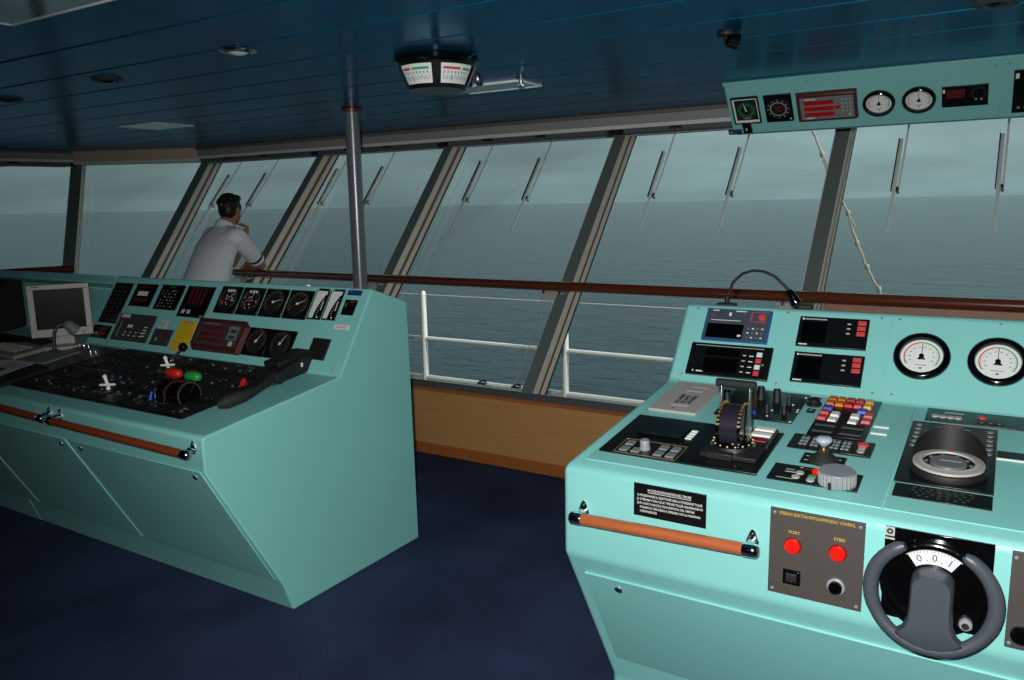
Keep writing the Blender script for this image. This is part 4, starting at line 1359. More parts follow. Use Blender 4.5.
o, T = lin_inst([(347, 300), (358.8, 300.6), (352.5, 315.6), (340.6, 315)], 'small_meter', BLACK); marks(T, o, [(REDM, .45, .84, .85, .88), (REDD, .7, .5, .74, .84), (GREYL, .2, .5, .24, .75)])
o, T = lin_inst([(335, 324.4), (350, 325), (348.6, 330), (333, 329.3)], 'paper_label', WHITE, .001); marks(T, o, [(REDM, .15, .62, .85, .72), (REDM, .15, .3, .8, .4)]); o['label'] = 'small white printed label'
o, T = lin_inst([(314.8, 338.6), (332.4, 339.8), (323, 361), (307, 358.7)], 'handset_cradle', BLACKM, .010)
screw_marks(LB, [LB.uv(p) for p in ((333, 370), (300, 286.8), (178, 352), (236, 282))], lc, .004)

# desk plates with rows of dark instruments
dA = LD.rect([(128.8, 349), (205, 360), (94, 402), (11, 386)])
dB = LD.rect([(207.5, 362), (282, 372), (200, 420), (97, 402)])
dB = (dA[2] + .012, min(dA[1], dB[1]), dB[2], max(dA[3], dB[3]))
dA = (dA[0], dB[1], dA[2], dB[3])
oA, TA = instrument(LD, None, 'desk_panel', lc, BLACK, .006, .001, rect=dA)
oB, TB = instrument(LD, None, 'desk_panel', lc, BLACK, .006, .001, rect=dB)
for T, o, sd in ((TA, oA, 3), (TB, oB, 5)):
    rnd = random.Random(sd)
    nx, ny = int(T.w / .13), int(T.h / .14)
    for i in range(nx):
        for j in range(ny):
            x0, y0 = T.w * (i + .08) / nx, T.h * (j + .08) / ny
            w_, h_ = T.w / nx * .84, T.h / ny * .80
            b = MB(BLACKM if (i + j) % 2 else mat('desk_black_%d%d%d' % (sd, i, j), (24, 30, 30), .4)); b.plate(T, x0, y0, x0 + w_, y0 + h_, 0, .003); sub = b.build('inset_panel', o, bevel=.0006)
            it = MB()
            S2 = T.sub((x0, y0, x0 + w_, y0 + h_), .0035)
            for k in range(rnd.randint(3, 6)):
                it.use(rnd.choice([GREYK, GREYD, GREYD, GREYK, REDD, GREYL]))
                u0, v0 = rnd.uniform(.08, .7), rnd.uniform(.08, .85)
                it.rect(S2, S2.w * u0, S2.h * v0, S2.w * (u0 + rnd.uniform(.06, .25)), S2.h * (v0 + rnd.uniform(.04, .08)), .0004)
            for k in range(rnd.randint(1, 4)):
                kb = MB(rnd.choice([GREYD, BLACKM, BLACKG])); kb.lathe(S2.P(S2.w * rnd.uniform(.15, .85), S2.h * rnd.uniform(.15, .85), 0), S2.n, [(.009, 0), (.008, .008), (.006, .009)], 12); kb.build('knob', o)
            it.build('marking', o)
LP = Surf(LD.P(0, 0, .009), LD.u, LD.v)


def cross_handle(px, parent, h=.03, s=1.):
    a, b0 = LP.uv(px)
    b = MB(WIPS)
    b.lathe(LP.P(a, b0, 0), LP.n, [(.016 * s, 0), (.014 * s, .008), (.007 * s, .012), (.0065 * s, h)], 16)
    c = LP.P(a, b0, h)
    b.tube([c - LP.u * .055 * s - LP.v * .015, c, c + LP.u * .055 * s + LP.v * .015], [.005, .0075, .005], 10)
    b.tube([c, c + LP.n * .060 * s - LP.u * .008], [.0065, .0085], 10)
    b.ball(c + LP.n * .060 * s - LP.u * .008, .0095)
    b.build('cross_handle', parent, sharp=50)


cross_handle((108.5, 389), oA, .02, .62); cross_handle((168.5, 369), oA, .02, .58)
a, b0 = LP.uv((171, 361)); p = LP.P(a, b0, 0); q = at_x((183, 347), p.x + .03)
b = MB(CHROME); b.tube([p, p.lerp(q, .9)], .006, 10); b.lathe(p, LP.n, [(.016, 0), (.014, .01), (.008, .014)], 14); st_ = b.build('joystick', oA)
b = MB(BLACKG); b.ball(q, .022); b.build('joystick_ball', oA)['label'] = 'black ball on a chrome stick'
# twin engine levers, port red and starboard green
for px_, hx, m_, l in (((173, 398), (174, 373), REDH, 'red'), ((187, 399), (193, 376.3), GREENH, 'green')):
    a, b0 = LP.uv(px_); p = LP.P(a, b0, 0)
    b = MB(BLACKG)
    c = p + LP.n * .02
    b.lathe(c - LP.u * .02, LP.u, [(0, 0), (.062, 0), (.062, .04), (0, .04)], 36, close=False)
    qd = b.build('lever_quadrant', lc)
    b = MB(mat('scale_brown', (70, 36, 32), .5) if l == 'red' else GREYD)
    for s in (-1, 1): b.lathe(c + LP.u * .0205 * s, LP.u * s, [(.056, 0), (.056, .003), (.050, .003)], 30, close=False)
    b.build('scale_ring', qd)
    tip = at_x(hx, p.x)
    b = MB(CHROME)
    for s in (-1, 1): b.tube([c + LP.u * .024 * s, tip + LP.u * .016 * s], .0045, 8)
    b.build('lever_arm', qd)
    b = MB(m_); b.lathe(tip - LP.u * .045, LP.u, [(.006, 0), (.018, .006), (.021, .03), (.020, .06), (.016, .085), (.005, .09)], 18)
    b.build('lever_handle', qd, sharp=60)['label'] = l + ' lever handle'
for px_, m_ in (((150, 400), BLUEK), ((155, 397), CHROME), ((176, 401), CHROME), ((192, 394), CHROME), ((164, 396), CHROME)):
    a, b0 = LP.uv(px_); b = MB(m_); b.tube([LP.P(a, b0, 0), LP.P(a + .006, b0 + .012, .035)], [.007, .005], 10); b.build('toggle_switch', oB)
a, b0 = LP.uv((245, 390)); b = MB(BLACKG); b.lathe(LP.P(a, b0, 0), LP.n, [(.014, 0), (.012, .02)], 14); b.use(REDH); b.lathe(LP.P(a, b0, .02) - LP.u * .012, LP.u * .6 + LP.n * .8, [(.012, 0), (.013, .02), (.008, .034)], 14); b.build('red_toggle', oB)['label'] = 'red guarded toggle'
# thin strip panel further left with chrome pegs
dC = (LX0 + 1.2, dA[1] + .02, dA[0] - .02, dA[3] - .02)
o, T = instrument(LD, None, 'desk_panel', lc, BLACK, .006, .001, rect=dC)
rP = LD.rect([(63, 345), (116, 347.5), (98, 352.5), (44, 351)])
for px_ in ((80, 348), (84.5, 348.5), (89, 349.3), (91, 355), (96.5, 355.5)):
    a, b0 = LP.uv(px_); b = MB(CHROME); b.lathe(LP.P(a, b0, 0), LP.n, [(.007, 0), (.006, .022), (.004, .026)], 12); b.build('peg', o)
# grab bars and doors
grab_bar(LA, (48, 420), (188, 455.5), lc, WOODD, r=.016)
grab_bar(LA, (-120, 376), (43, 418.8), lc, WOODD, r=.016)
qA = LS.rect([(73, 438.7), (204, 474), (274, 579), (143, 536)])
wD = qA[2] - qA[0]
for k in range(4):
    x1 = qA[2] - k * (wD + .035); x0 = x1 - wD
    b = MB(TEAL); b.plate(LS, x0, qA[1], x1, qA[3], 0, .006); o = b.build('access_door', lc, bevel=.002)
    for xl in (x0 + .06, x1 - .05):
        b = MB(CHROME); b.lathe(LS.P(xl, qA[3] - .035, .006), LS.n, [(.012, 0), (.012, .003), (.009, .005)], 16); b.use(INK); b.rect(LS, xl - .002, qA[3] - .042, xl + .002, qA[3] - .028, .0113); b.build('latch', o)

# ------------------------------------------------------------------ telephone on the console end
pB = LD.uv((302, 377))
r = thing('radio_telephone', 'black radio telephone with its handset lying on the right end of the long console', 'telephone', LD.P(pB[0], pB[1], 0))
TP = Surf(LD.P(0, 0, .0), LD.u, LD.v)
q0 = TP.uv((285, 388)); q1 = TP.uv((321, 367))
b = MB(BLACKM); cx = (q0[0] + q1[0]) / 2
bx0, bx1 = q1[0] - .135, q1[0] + .0
b.prism([TP.P(bx0, q0[1] + .02, .001), TP.P(bx0, q1[1] + .005, .001), TP.P(bx0, q1[1] + .005, .085), TP.P(bx0, q1[1] - .04, .085), TP.P(bx0, q0[1] + .02, .045)], TP.u * (bx1 - bx0))
b.build('base', r, bevel=.006, seg=3)
b = MB(BLACKM); b.plate(TP, bx0 + .02, q0[1] + .06, bx1 - .02, q1[1] - .06, .062, .085); b.build('cradle', r, bevel=.003)
b = MB(WHITE); p = TP.P(bx1 + .0006, (q0[1] + q1[1]) / 2 + .03, .045); b.box(p, .001, .012, .018); b.build('label_plate', r)
hpts = [(219, 412), (228, 410), (245, 405), (258, 399), (266, 393), (272, 386), (280, 379)]
hp = []
for i, p in enumerate(hpts):
    a, b0 = TP.uv(p); hp.append(TP.P(a, b0, .028 + .012 * math.sin(i / 6 * PI)))
b = MB(RUBBER); b.tube(hp, [.014, .028, .024, .016, .016, .022, .020], 14, flat=.8)
b.build('handset', r, sharp=60)
b = MB(RUBBER)
cs = [hp[0], hp[0] + V((-.03, -.02, -.02))]; A = hp[0]; Bq = TP.P(q0[0] - .03, q0[1] + .03, .016)
coil = []
for i in range(90):
    t = i / 89; c = A.lerp(Bq, t) + V((-.06 * math.sin(PI * t), 0, 0)); c.z = LD.P(0, (c.y - LD.o.y) / LD.v.y, 0).z + .018
    coil.append(c + V((math.cos(i * 1.1) * .008, 0, math.sin(i * 1.1) * .008)))
b.tube(coil, .0028, 5); b.build('cord', r)

# ------------------------------------------------------------------ monitor, microphone, keyboard, papers, radar
mp_ = LD.uv((66, 347)); foot = LD.P(mp_[0], mp_[1], 0)
vd = V((CAM.x - foot.x, CAM.y - foot.y, 0)).normalized()
mu_ = V((-vd.y, vd.x, 0)); mu_ = -mu_ if mu_.dot(RIGHT) < 0 else mu_
r = thing('computer_monitor', 'grey computer monitor with a dark screen standing on the long console', 'monitor', foot)
mn = (vd * .995 + V((0, 0, .02)) + V((-vd.y, vd.x, 0)) * .10).normalized()
def on_mon(px): return on_plane(px, foot + vd * .02, mn)
c4 = [on_mon(p) for p in ((27.8, 284.8), (91.9, 283.8), (92.5, 334.5), (32.8, 337.5))]
o_ = (c4[2] + c4[3]) / 2; up_ = mn.cross(mu_); up_ = up_ if up_.z > 0 else -up_
MW = ((c4[1] - c4[0]).length + (c4[2] - c4[3]).length) / 2; MH = ((c4[0] - c4[3]).length + (c4[1] - c4[2]).length) / 2
MS = Surf(o_ - mu_ * MW / 2, mu_, up_)
b = MB(GREYL)
z0 = .045
for (a0, b0, a1, b1) in ((0, 0, MW, MH * .15), (0, MH * .91, MW, MH), (0, MH * .15, MW * .10, MH * .91), (MW * .90, MH * .15, MW, MH * .91)): b.plate(MS, a0, b0, a1, b1, -.03, 0)
b.plate(MS, MW * .05, MH * .05, MW * .95, MH * .95, -.07, -.012)
b.build('housing', r, bevel=.002)
b = MB(SCREEN); b.plate(MS, MW * .09, MH * .14, MW * .91, MH * .92, -.012, -.005); b.build('screen', r)
b = MB(GREYD); b.plate(MS, MW * .08, MH * .955, MW * .19, MH * .975, 0, .0008); b.use(REDD); b.lathe(MS.P(MW * .84, MH * .06, 0), MS.n, [(.005, 0), (.004, .002)], 10); b.build('marking', r)
b = MB(GREYL); b.prism([foot + mu_ * x + vd * y + V((0, 0, zz)) for x, y, zz in ((-.05, -.03, .0), (.05, -.03, .0), (.04, -.03, .16), (-.04, -.03, .16))], -vd * .03)
b.build('neck', r, bevel=.004)
b = MB(GREYL); b.prism([foot + mu_ * (.12 * math.cos(t)) + vd * (.10 * math.sin(t) - .01) + V((0, 0, -.014 + .0 * math.sin(t))) for t in [2 * PI * i / 28 for i in range(28)]], V((0, 0, .03)))
b.build('base', r, bevel=.005)
# gooseneck microphone
mic = LD.uv((55, 352)); p0 = LD.P(mic[0], mic[1], 0)
r = thing('gooseneck_microphone', 'dark gooseneck microphone bent in front of the grey monitor', 'microphone', p0)
def mpt(px): return on_plane(px, p0, vd)
b = MB(GREYD); b.tube([p0, mpt((54, 342)), mpt((54.3, 333)), mpt((56.5, 327)), mpt((60, 324.5)), mpt((64, 324))], .009, 10); b.build('neck', r)
b = MB(GREYD); b.lathe(p0, (0, 0, 1), [(.03, 0), (.03, .01), (.012, .016), (.011, .03)], 20); b.build('base', r)
b = MB(GREYK); q = mpt((70, 326)); d = (mpt((76, 331)) - mpt((63, 323))).normalized(); b.ball(q, .030, .030, .036, *[v for v in (perp(d)[0], perp(d)[1], d)]); b.lathe(mpt((72.5, 328.5)), d, [(.028, -.01), (.034, .006), (.030, .024), (0, .026)], 20, close=False); b.build('microphone_head', r)
# keyboard and papers
def slab(name, px4, m_, z0, th, label, cat, bev=.002):
    S = Surf(LD.P(0, 0, z0), LD.u, LD.v)
    pts = [S.uv(p) for p in px4]
    b = MB(m_); b.prism([S.P(x, y, 0) for x, y in pts], S.n * th)
    return tag(b.build(name, bevel=bev), label, cat), Surf(S.P(0, 0, th), S.u, S.v), pts
o, S, P4 = slab('keyboard', [(28, 345.5), (48, 350.5), (14, 360), (-24, 352.5), (-12, 345.5)], mat('keyboard_grey', (150, 146, 134), .6), .007, .02, 'beige keyboard at the left edge of the long console', 'keyboard')
c_ = sum((V(p) for p in P4), V((0, 0))) / len(P4)
for j in range(4):
    for i in range(14):
        x0, y0 = c_.x - .17 + i * .024, c_.y - .055 + j * .026
        if -.16 < (x0 - c_.x) < .15: keycap(S, x0, y0, x0 + .019, y0 + .02, mat('keycap_beige', (168, 164, 152), .6) if (i, j) == (0, 0) or 'keycap_beige' not in bpy.data.materials else bpy.data.materials['keycap_beige'], o, .006)
slab('clipboard', [(54, 353.2), (80, 353), (44, 365), (18, 361.6)], GREYK, .007, .012, 'grey clipboard between the keyboard and the black desk panels', 'clipboard')
o, S, P4 = slab('document', [(-30, 362), (8, 360), (34, 364), (-6, 381), (-30, 380)], PAPER, .007, .004, 'white printed sheets at the left edge in front of the keyboard', 'paper', 0)
c_ = sum((V(p) for p in P4), V((0, 0))) / len(P4)
b = MB(BLUEB); b.rect(S, c_.x - .05, c_.y - .04, c_.x + .09, c_.y + .02, .0006); b.use(GREYK)
for k in range(5): b.rect(S, c_.x - .02, c_.y + .03 + k * .014, c_.x + .14, c_.y + .035 + k * .014, .0006)
b.build('printing', o)
slab('binder', [(35, 367), (50, 371), (0, 388), (-12, 384)], RUBBER, .007, .018, 'black binder edge in front of the papers', 'binder')
# radar display unit at the far left
q = at_y((29, 284), 2.62)
r = thing('radar_display', 'large dark radar display unit left of the grey monitor', 'display', (q.x - .35, 2.45, .93))
rx1 = q.x; rx0 = q.x - .72
b = MB(BLACKM); b.prism([(rx0, y, z) for y, z in ((2.02, .886), (2.06, .922), (2.43, 1.18), (2.51, 1.25), (2.58, 1.24), (2.58, .955))], (rx1 - rx0, 0, 0)); b.build('housing', r, bevel=.006)
RS = Surf((rx0, 2.06, .922), (1, 0, 0), (0, .37, .258))
b = MB(SCREEN); b.plate(RS, .05, .06, .67, .43, 0, .006); b.build('screen', r, bevel=.002)
b = MB(GREYD)
for k in range(6): b.lathe(RS.P(.08 + .1 * k, .03, 0), RS.n, [(.012, 0), (.010, .01)], 12)
b.build('marking', r)

# ------------------------------------------------------------------ overhead instrument panel
OX0 = -1.356; OX1 = 1.5
OT, OBt = V((0, 4.35, 2.268)), V((0, 4.576, 2.015))
OS = Surf(OBt, (1, 0, 0), OT - OBt); OH = (OT - OBt).length
op = thing('overhead_panel', 'turquoise overhead panel with two small white round gauges hanging under the ceiling', 'panel', (0, 4.5, 2.015))
b = MB(TEAL2); b.prism([(OX0, 4.35, 2.268), (OX0, 4.576, 2.015), (OX0, 4.66, 2.015), (OX0, 4.80, 2.268)], (OX1 - OX0, 0, 0)); b.build('housing', op, bevel=.004)
osm = OS.uv((1001, 90))[0]
for x0, x1 in ((OX0 + .003, osm - .0015), (osm + .0015, OX1 - .003)):
    b = MB(TEAL2); b.plate(OS, x0, .004, x1, OH - .022, 0, .004); b.build('face_plate', op, bevel=.001)
b = MB(TEAL2); b.plate(OS, OX0 - .002, OH - .018, OX1, OH - .001, -.004, .010); b.build('top_lip', op, bevel=.002)
O4 = Surf(OS.P(0, 0, .004), OS.u, OS.v)
screw_marks(O4, [OS.uv(p) for p in ((726.5, 87), (807, 80.5), (896, 73.5), (996, 64.5), (1010, 62.5))], op, .005)
o, T = instrument(O4, [(731.5, 97.5), (759, 95.5), (761, 122), (734, 123.5)], 'square_gauge', op, BLACK, .012, .001)
b = MB(DIALW); b.rect(T, T.w * .06, T.h * .06, T.w * .95, T.h * .95, .0005); b.use(BLACKM); b.rect(T, T.w * .13, T.h * .16, T.w * .92, T.h * .92, .001)
b.use(GREEN); b.ticks(T, T.w * .52, T.h * .52, T.w * .2, T.w * .34, 0, 340, 18, .0015, .004); b.use(GREYL); b.rect(T, T.w * .4, T.h * .22, T.w * .65, T.h * .25, .0015); b.build('dial', o)
b = MB(WHITE); b.prism([T.P(T.w * .50, T.h * .50, .002), T.P(T.w * .55, T.h * .50, .002), T.P(T.w * .45, T.h * .84, .002)], T.n * .001); b.build('needle', o)
o, T = instrument(O4, [(764, 95), (792, 93), (793.5, 119.5), (766.5, 121.8)], 'clock', op, BLACK, .010, .001)
b = MB(BLACKM); b.lathe(T.P(T.w / 2, T.h / 2, 0), T.n, [(T.w * .44, 0), (T.w * .43, .003), (0, .003)], 32, close=False)
b.use(GREYL); b.arc(T, T.w / 2, T.h / 2, T.w * .27, T.w * .30, 0, 360, .0035, 40); b.ticks(T, T.w / 2, T.h / 2, T.w * .34, T.w * .40, 0, 330, 12, .0035, .004); b.lathe(T.P(T.w * .9, T.h * .1, 0), T.n, [(.006, 0), (.005, .003)], 10); b.build('dial', o)
b = MB(REDD)
for j in range(2): b.rect(T, T.w * .40, T.h * (.42 + j * .1), T.w * .60, T.h * (.48 + j * .1), .0036)
b.build('digits', o)
o, T = instrument(O4, [(796, 92.5), (858, 87.5), (858, 117), (797.5, 121)], 'log_display', op, BROWNF, .024, .004, inset=.008)
b = MB(GREYK); b.plate(T, T.w * .08, T.h * .12, T.w * .95, T.h * .88, -.002, .001); b.build('face', o)
for j in range(3):
    b = MB(LEDR); b.plate(T, T.w * .14, T.h * (.22 + j * .20), T.w * .63, T.h * (.36 + j * .20), .001, .0025); b.build('red_display', o)
b = MB(LEDR); b.plate(T, T.w * .65, T.h * .44, T.w * .73, T.h * .56, .001, .0025); b.build('red_display', o)
marks(T, o, [(WHITE, .16, .80, .34, .83), (WHITE, .16, .16, .3, .19), (WHITE, .86, .2, .89, .25)] + [(GREYL, .76 + .06 * i, .34 + .13 * j, .79 + .06 * i, .38 + .13 * j) for i in range(3) for j in range(4)], c=.0016)
for c in ((879, 102.5), (919, 99)):
    Rg = abs(O4.uv((895, 101))[0] - O4.uv((863.5, 104))[0]) / 2
    round_gauge(O4, c, Rg * 1.05, op, .24)
o, T = instrument(O4, [(942, 87), (989, 83), (988, 104), (942, 106.5)], 'digital_display', op, BLACK, .008, .001)
b = MB(LEDD); b.plate(T, T.w * .1, T.h * .45, T.w * .5, T.h * .85, 0, .001); b.build('red_display', o)
marks(T, o, [(WHITE, .02, .72, .07, .9), (GREYL, .72, .28, .76, .36), (GREYL, .84, .28, .88, .36)])
b = MB(GREYD); b.arc(T, T.w * .8, T.h * .62, T.h * .24, T.h * .27, 0, 360, .001, 28); b.build('dial_ring', o)
o, T = instrument(O4, [(1014.5, 70), (1075, 64.5), (1075, 108), (1011.5, 112)], 'radio_unit', op, BLACK, .008, .001)
marks(T, o, [(WHITE, .03, .82, .09, .94), (GREYK, .08, .1, .14, .16), (GREYK, .2, .1, .26, .16)])
o, T = instrument(O4, [(743, 123.8), (752, 123.2), (752.2, 132), (743.8, 132.5)], 'dimmer_switch', op, BLACK, .010, .001); marks(T, o, [(GREYL, .3, .3, .5, .6)])
o, T = instrument(O4, [(728.5, 130), (742, 129), (742.5, 134), (729, 134.8)], 'name_plate', op, GREYD, .003, .0005); marks(T, o, [(NAVYL, .4, .2, .95, .8), (GREYK, .1, .3, .35, .7)])

# ------------------------------------------------------------------ things on the ceiling
pc = at_z((351.5, 108.8), ZC)
r = thing('support_pole', 'round grey steel support pole standing behind the long console', 'pole', (pc.x, pc.y, 0))
b = MB(POLE); b.cyl((pc.x, pc.y, .012), (0, 0, 1), .047, ZC - .012, 28); b.build('shaft', r, sharp=50)
b = MB(COLLAR); b.lathe((pc.x, pc.y, ZC - .022), (0, 0, 1), [(.05, 0), (.066, .004), (.066, .018), (.05, .021)], 28); b.build('collar', r)
b = MB(POLE); b.lathe((pc.x, pc.y, 0), (0, 0, 1), [(.09, 0), (.09, .008), (.05, .014)], 28); b.build('base_flange', r)

# three faced rudder indicator
pr = at_z((436, 58), ZC)
r = thing('rudder_indicator', 'black drum shaped rudder indicator with white scales hanging from the ceiling', 'indicator', pr - V((0, 0, .16)))
k_ = .96
W = abs((on_plane((476, 60), pr, FW) - on_plane((396, 60), pr, FW)).length) / 2 * 1.05
b = MB(BLACKG)
b.lathe(pr, (0, 0, -1), [(W * .95, 0), (W, .004), (W * 1.01, .022), (W * .97, .032), (W * .93, .034)], 48); b.build('rim', r, sharp=40)
tz = lambda q: pr + V(q)
toC = V((CAM.x - pr.x, CAM.y - pr.y, 0)).normalized(); sd_ = V((-toC.y, toC.x, 0))
b = MB(BLACK)
h0, h1 = -.034, -.158
n6 = 12
R0_, R1_ = W * .93, W * .70
b.lathe(pr, (0, 0, -1), [(R0_, .03), (R1_, .128), (R1_ * .97, .136), (0, .136)], 48, close=False); b.build('body', r, sharp=40)
for s in (-1, 1, 3):
    an = math.atan2(toC.y, toC.x) + s * math.radians(34)
    d = V((math.cos(an), math.sin(an), 0)); u = V((-d.y, d.x, 0))
    up_ = V((d.x * (R0_ - R1_), d.y * (R0_ - R1_), .12)).normalized()
    S = Surf(pr + d * (R1_ * .985 + .004) - V((0, 0, .120)), u, up_)
    hw = R1_ * .44; hh = .098
    b = MB(DIALW); pts = []
    nseg = 10
    A = []; Bq = []
    for i in range(nseg + 1):
        t = math.radians(-27 + 54 * i / nseg)
        dd = V((math.cos(an + t), math.sin(an + t), 0))
        A.append(pr + dd * (R1_ * 1.012 + (R0_ - R1_) * .10 + .002) + V((0, 0, -.120))); Bq.append(pr + dd * (R0_ * 1.0 - (R0_ - R1_) * .10 + .005) + V((0, 0, -.046)))
    va = [b.bm.verts.new(p) for p in A]; vb = [b.bm.verts.new(p) for p in Bq]
    for i in range(nseg): b.face([va[i], va[i + 1], vb[i + 1], vb[i]])
    f = b.build('scale_face', r, sharp=60)
    def strip(mm, i0, i1, t0, t1, M_):
        M_.use(mm)
        q = []
        for k in range(nseg + 1):
            x = i0 + (i1 - i0) * k / nseg; j = min(nseg - 1, int(x * nseg)); fr = x * nseg - j
            a_ = A[j].lerp(A[j + 1], fr); b_ = Bq[j].lerp(Bq[j + 1], fr)
            o_ = V((a_.x - pr.x, a_.y - pr.y, 0)).normalized() * .0012
            q.append((a_.lerp(b_, t0) + o_, a_.lerp(b_, t1) + o_))
        vs = [[M_.bm.verts.new(p) for p in z_] for z_ in q]
        for k in range(nseg): M_.face([vs[k][0], vs[k + 1][0], vs[k + 1][1], vs[k][1]])
    M_ = MB()
    rl, gl = ((.06, .34), (.40, .92)) if s == -1 else ((.06, .58), (.66, .94))
    strip(REDM, *rl, .70, .82, M_); strip(GREEN, *gl, .70, .82, M_)
    for k in range(15): strip(INK, .08 + k * .06, .092 + k * .06, .18, .36 if k % 2 else .44, M_)
    for k in range(8): strip(GREYK, .08 + k * .11, .12 + k * .11, .5, .6, M_)
    strip(INK, .345, .36, .08, .36, M_)
    M_.build('scale_marks', f)
b = MB(STEEL); b.ball(pr + sd_ * (W * .98) * (1 if sd_.dot(RIGHT) > 0 else -1) - V((0, 0, .085)), .016, .016, .024); b.build('side_knob', r)


def downlight(px, label, m_=CHROME):
    p = at_z(px, ZC)
    r = thing('downlight', label, 'ceiling light', p - V((0, 0, .035)), 'round ceiling downlights')
    b = MB(m_); b.lathe(p, (0, 0, -1), [(.072, 0), (.072, .003), (.062, .010), (.050, .014), (.046, .010), (0, .009)], 32, close=False); b.build('trim_ring', r)
    b = MB(DIFF if m_ is CHROME else BLACKG); b.lathe(p - V((0, 0, .012)), (0, 0, -1), [(.045, -.004), (.030, .004), (.012, .009), (0, .010)], 24, close=False); b.build('lens', r)
    return r


downlight((238, 50), 'round chrome ceiling downlight, rightmost and brightest of the row at upper left')
downlight((107, 79), 'dark round ceiling downlight in the middle of the row at upper left', GREYD)
downlight((9, 99), 'dark round ceiling downlight at the left edge of the picture', GREYD)
downlight((997, 1), 'dark round ceiling downlight at the top edge above the right end of the overhead panel', GREYD)


def ceiling_panel(c, w, d, label, drop=.012, grp='flat ceiling light panels'):
    x, y = c
    r = thing('ceiling_light_panel', label, 'ceiling light', (x, y, ZC - drop), grp)
    b = MB(ALU)
    for bx in ((x, y - d / 2, w, .009), (x, y + d / 2, w, .009)): b.box((bx[0], bx[1], ZC - drop / 2), bx[2] + .009, bx[3], drop)
    for bx in ((x - w / 2, y, .009, d), (x + w / 2, y, .009, d)): b.box((bx[0], bx[1], ZC - drop / 2), bx[2], bx[3] - .009, drop)
    b.build('frame', r, bevel=.002)
    b = MB(DIFFM); b.box((x, y, ZC - drop * .4), w - .009, d - .009, drop * .6); b.build('diffuser', r)
    return r


q0, q1, q2 = at_z((457.8, 92.8), ZC), at_z((541, 84.4), ZC), at_z((520.6, 79), ZC)
ceiling_panel(((q0.x + q1.x) / 2, (q1.y + q2.y) / 2), abs(q1.x - q0.x), abs(q1.y - q2.y), 'flat pale ceiling light panel behind the rudder indicator')
q0, q1 = at_z((131, 128), ZC), at_z((200, 125), ZC)
ceiling_panel(((q0.x + q1.x) / 2, (q0.y + q1.y) / 2 - .08), abs(q1.x - q0.x) * .8, .34, 'flat grey ceiling light panel far left, above the corner window', .006)
q0 = at_z((15, 23), ZC)
ceiling_panel((q0.x + .62, q0.y - .32), 1.24, .62, 'large ceiling light panel at the top left corner, with a bright frame edge', .012)
p = at_z((521, 78), ZC)
r = thing('sprinkler', 'small chrome sprinkler head on the ceiling right of the rudder indicator', 'sprinkler', p - V((0, 0, .075)))
b = MB(CHROME); b.lathe(p, (0, 0, -1), [(.028, 0), (.028, .005), (.011, .010), (.009, .030), (.011, .033), (.005, .037)], 20); b.build('body', r)
b = MB(CHROME); b.lathe(p - V((0, 0, .046)), (0, 0, -1), [(.018, 0), (.018, .003), (.005, .005)], 16)
for s in (-1, 1): b.tube([p + V((s * .010, 0, -.032)), p + V((s * .011, 0, -.040)), p + V((0, 0, -.048))], .003, 6)
b.build('deflector', r)
for px_, l in (((459, 68), 0),): pass
p = at_z((727, 33), ZC)
r = thing('spotlight', 'small black directional spotlight on the ceiling left of the overhead panel', 'spotlight', p - V((0, 0, .07)))
b = MB(BLACKM); b.lathe(p, (0, 0, -1), [(.038, 0), (.038, .010), (.012, .014), (.010, .04)], 20); b.build('base', r)
d = V((.80, .50, -.22)).normalized(); c = p - V((0, 0, .030)) + V((.02, .01, 0))
b = MB(BLACKG); b.lathe(c - d * .03, d, [(.014, 0), (.026, .012), (.030, .05), (.027, .052), (.022, .045), (0, .044)], 22, close=False); b.build('lamp_head', r)


# ------------------------------------------------------------------ the man leaning on the handrail
def fuse(mb, name, parent, voxel, smooth=4, loc=None):
    """melt overlapping closed pieces into one continuous skin"""
    off = WORLD[parent.name] if parent else V(loc)
    for v in mb.bm.verts: v.co -= off
    me = bpy.data.meshes.new('raw'); mb.bm.to_mesh(me); mb.bm.free()
    t = bpy.data.objects.new('raw', me); COL.objects.link(t)
    a = t.modifiers.new('r', 'REMESH'); a.mode = 'VOXEL'; a.voxel_size = voxel; a.use_smooth_shade = True
    b = t.modifiers.new('s', 'SMOOTH'); b.factor = .5; b.iterations = smooth
    dg = bpy.context.evaluated_depsgraph_get()
    out = bpy.data.meshes.new_from_object(t.evaluated_get(dg)); out.name = name
    bpy.data.objects.remove(t); bpy.data.meshes.remove(me)
    out.materials.clear(); out.materials.append(mb.mats[0])
    for p in out.polygons: p.use_smooth = True; p.material_index = 0
    o = bpy.data.objects.new(name, out); COL.objects.link(o)
    if parent: o.parent = parent
    else: o.location = off
    WORLD[o.name] = off
    return o


def loft(mb, rows, lat, n=24):
    """rows of (centre, rx, ry, fwd)"""
    R = []
    for c, rx, ry, fw in rows:
        l = V(lat).normalized(); f = V(fw).normalized()
        R.append([mb.bm.verts.new(V(c) + l * rx * math.cos(2 * PI * k / n) + f * ry * math.sin(2 * PI * k / n)) for k in range(n)])
    for A, B in zip(R, R[1:]):
        for k in range(n): mb.face([A[k], A[(k + 1) % n], B[(k + 1) % n], B[k]])
    mb.face(R[0][::-1]); mb.face(R[-1])


def limb(mb, a, b, c, r):
    """three joint limb, thick to thin"""
    a, b, c = V(a), V(b), V(c)
    mb.tube([a, a.lerp(b, .25), a.lerp(b, .6), a.lerp(b, .95), b, b.lerp(c, .05), b.lerp(c, .3), b.lerp(c, .7), c],
            [r[0], r[0] * 1.02, (r[0] + r[1]) / 2, r[1], r[1], r[1], r[1] * 1.05, (r[1] + r[2]) / 2, r[2]], 14)
    mb.ball(b, r[1] * 1.02); mb.ball(a, r[0])


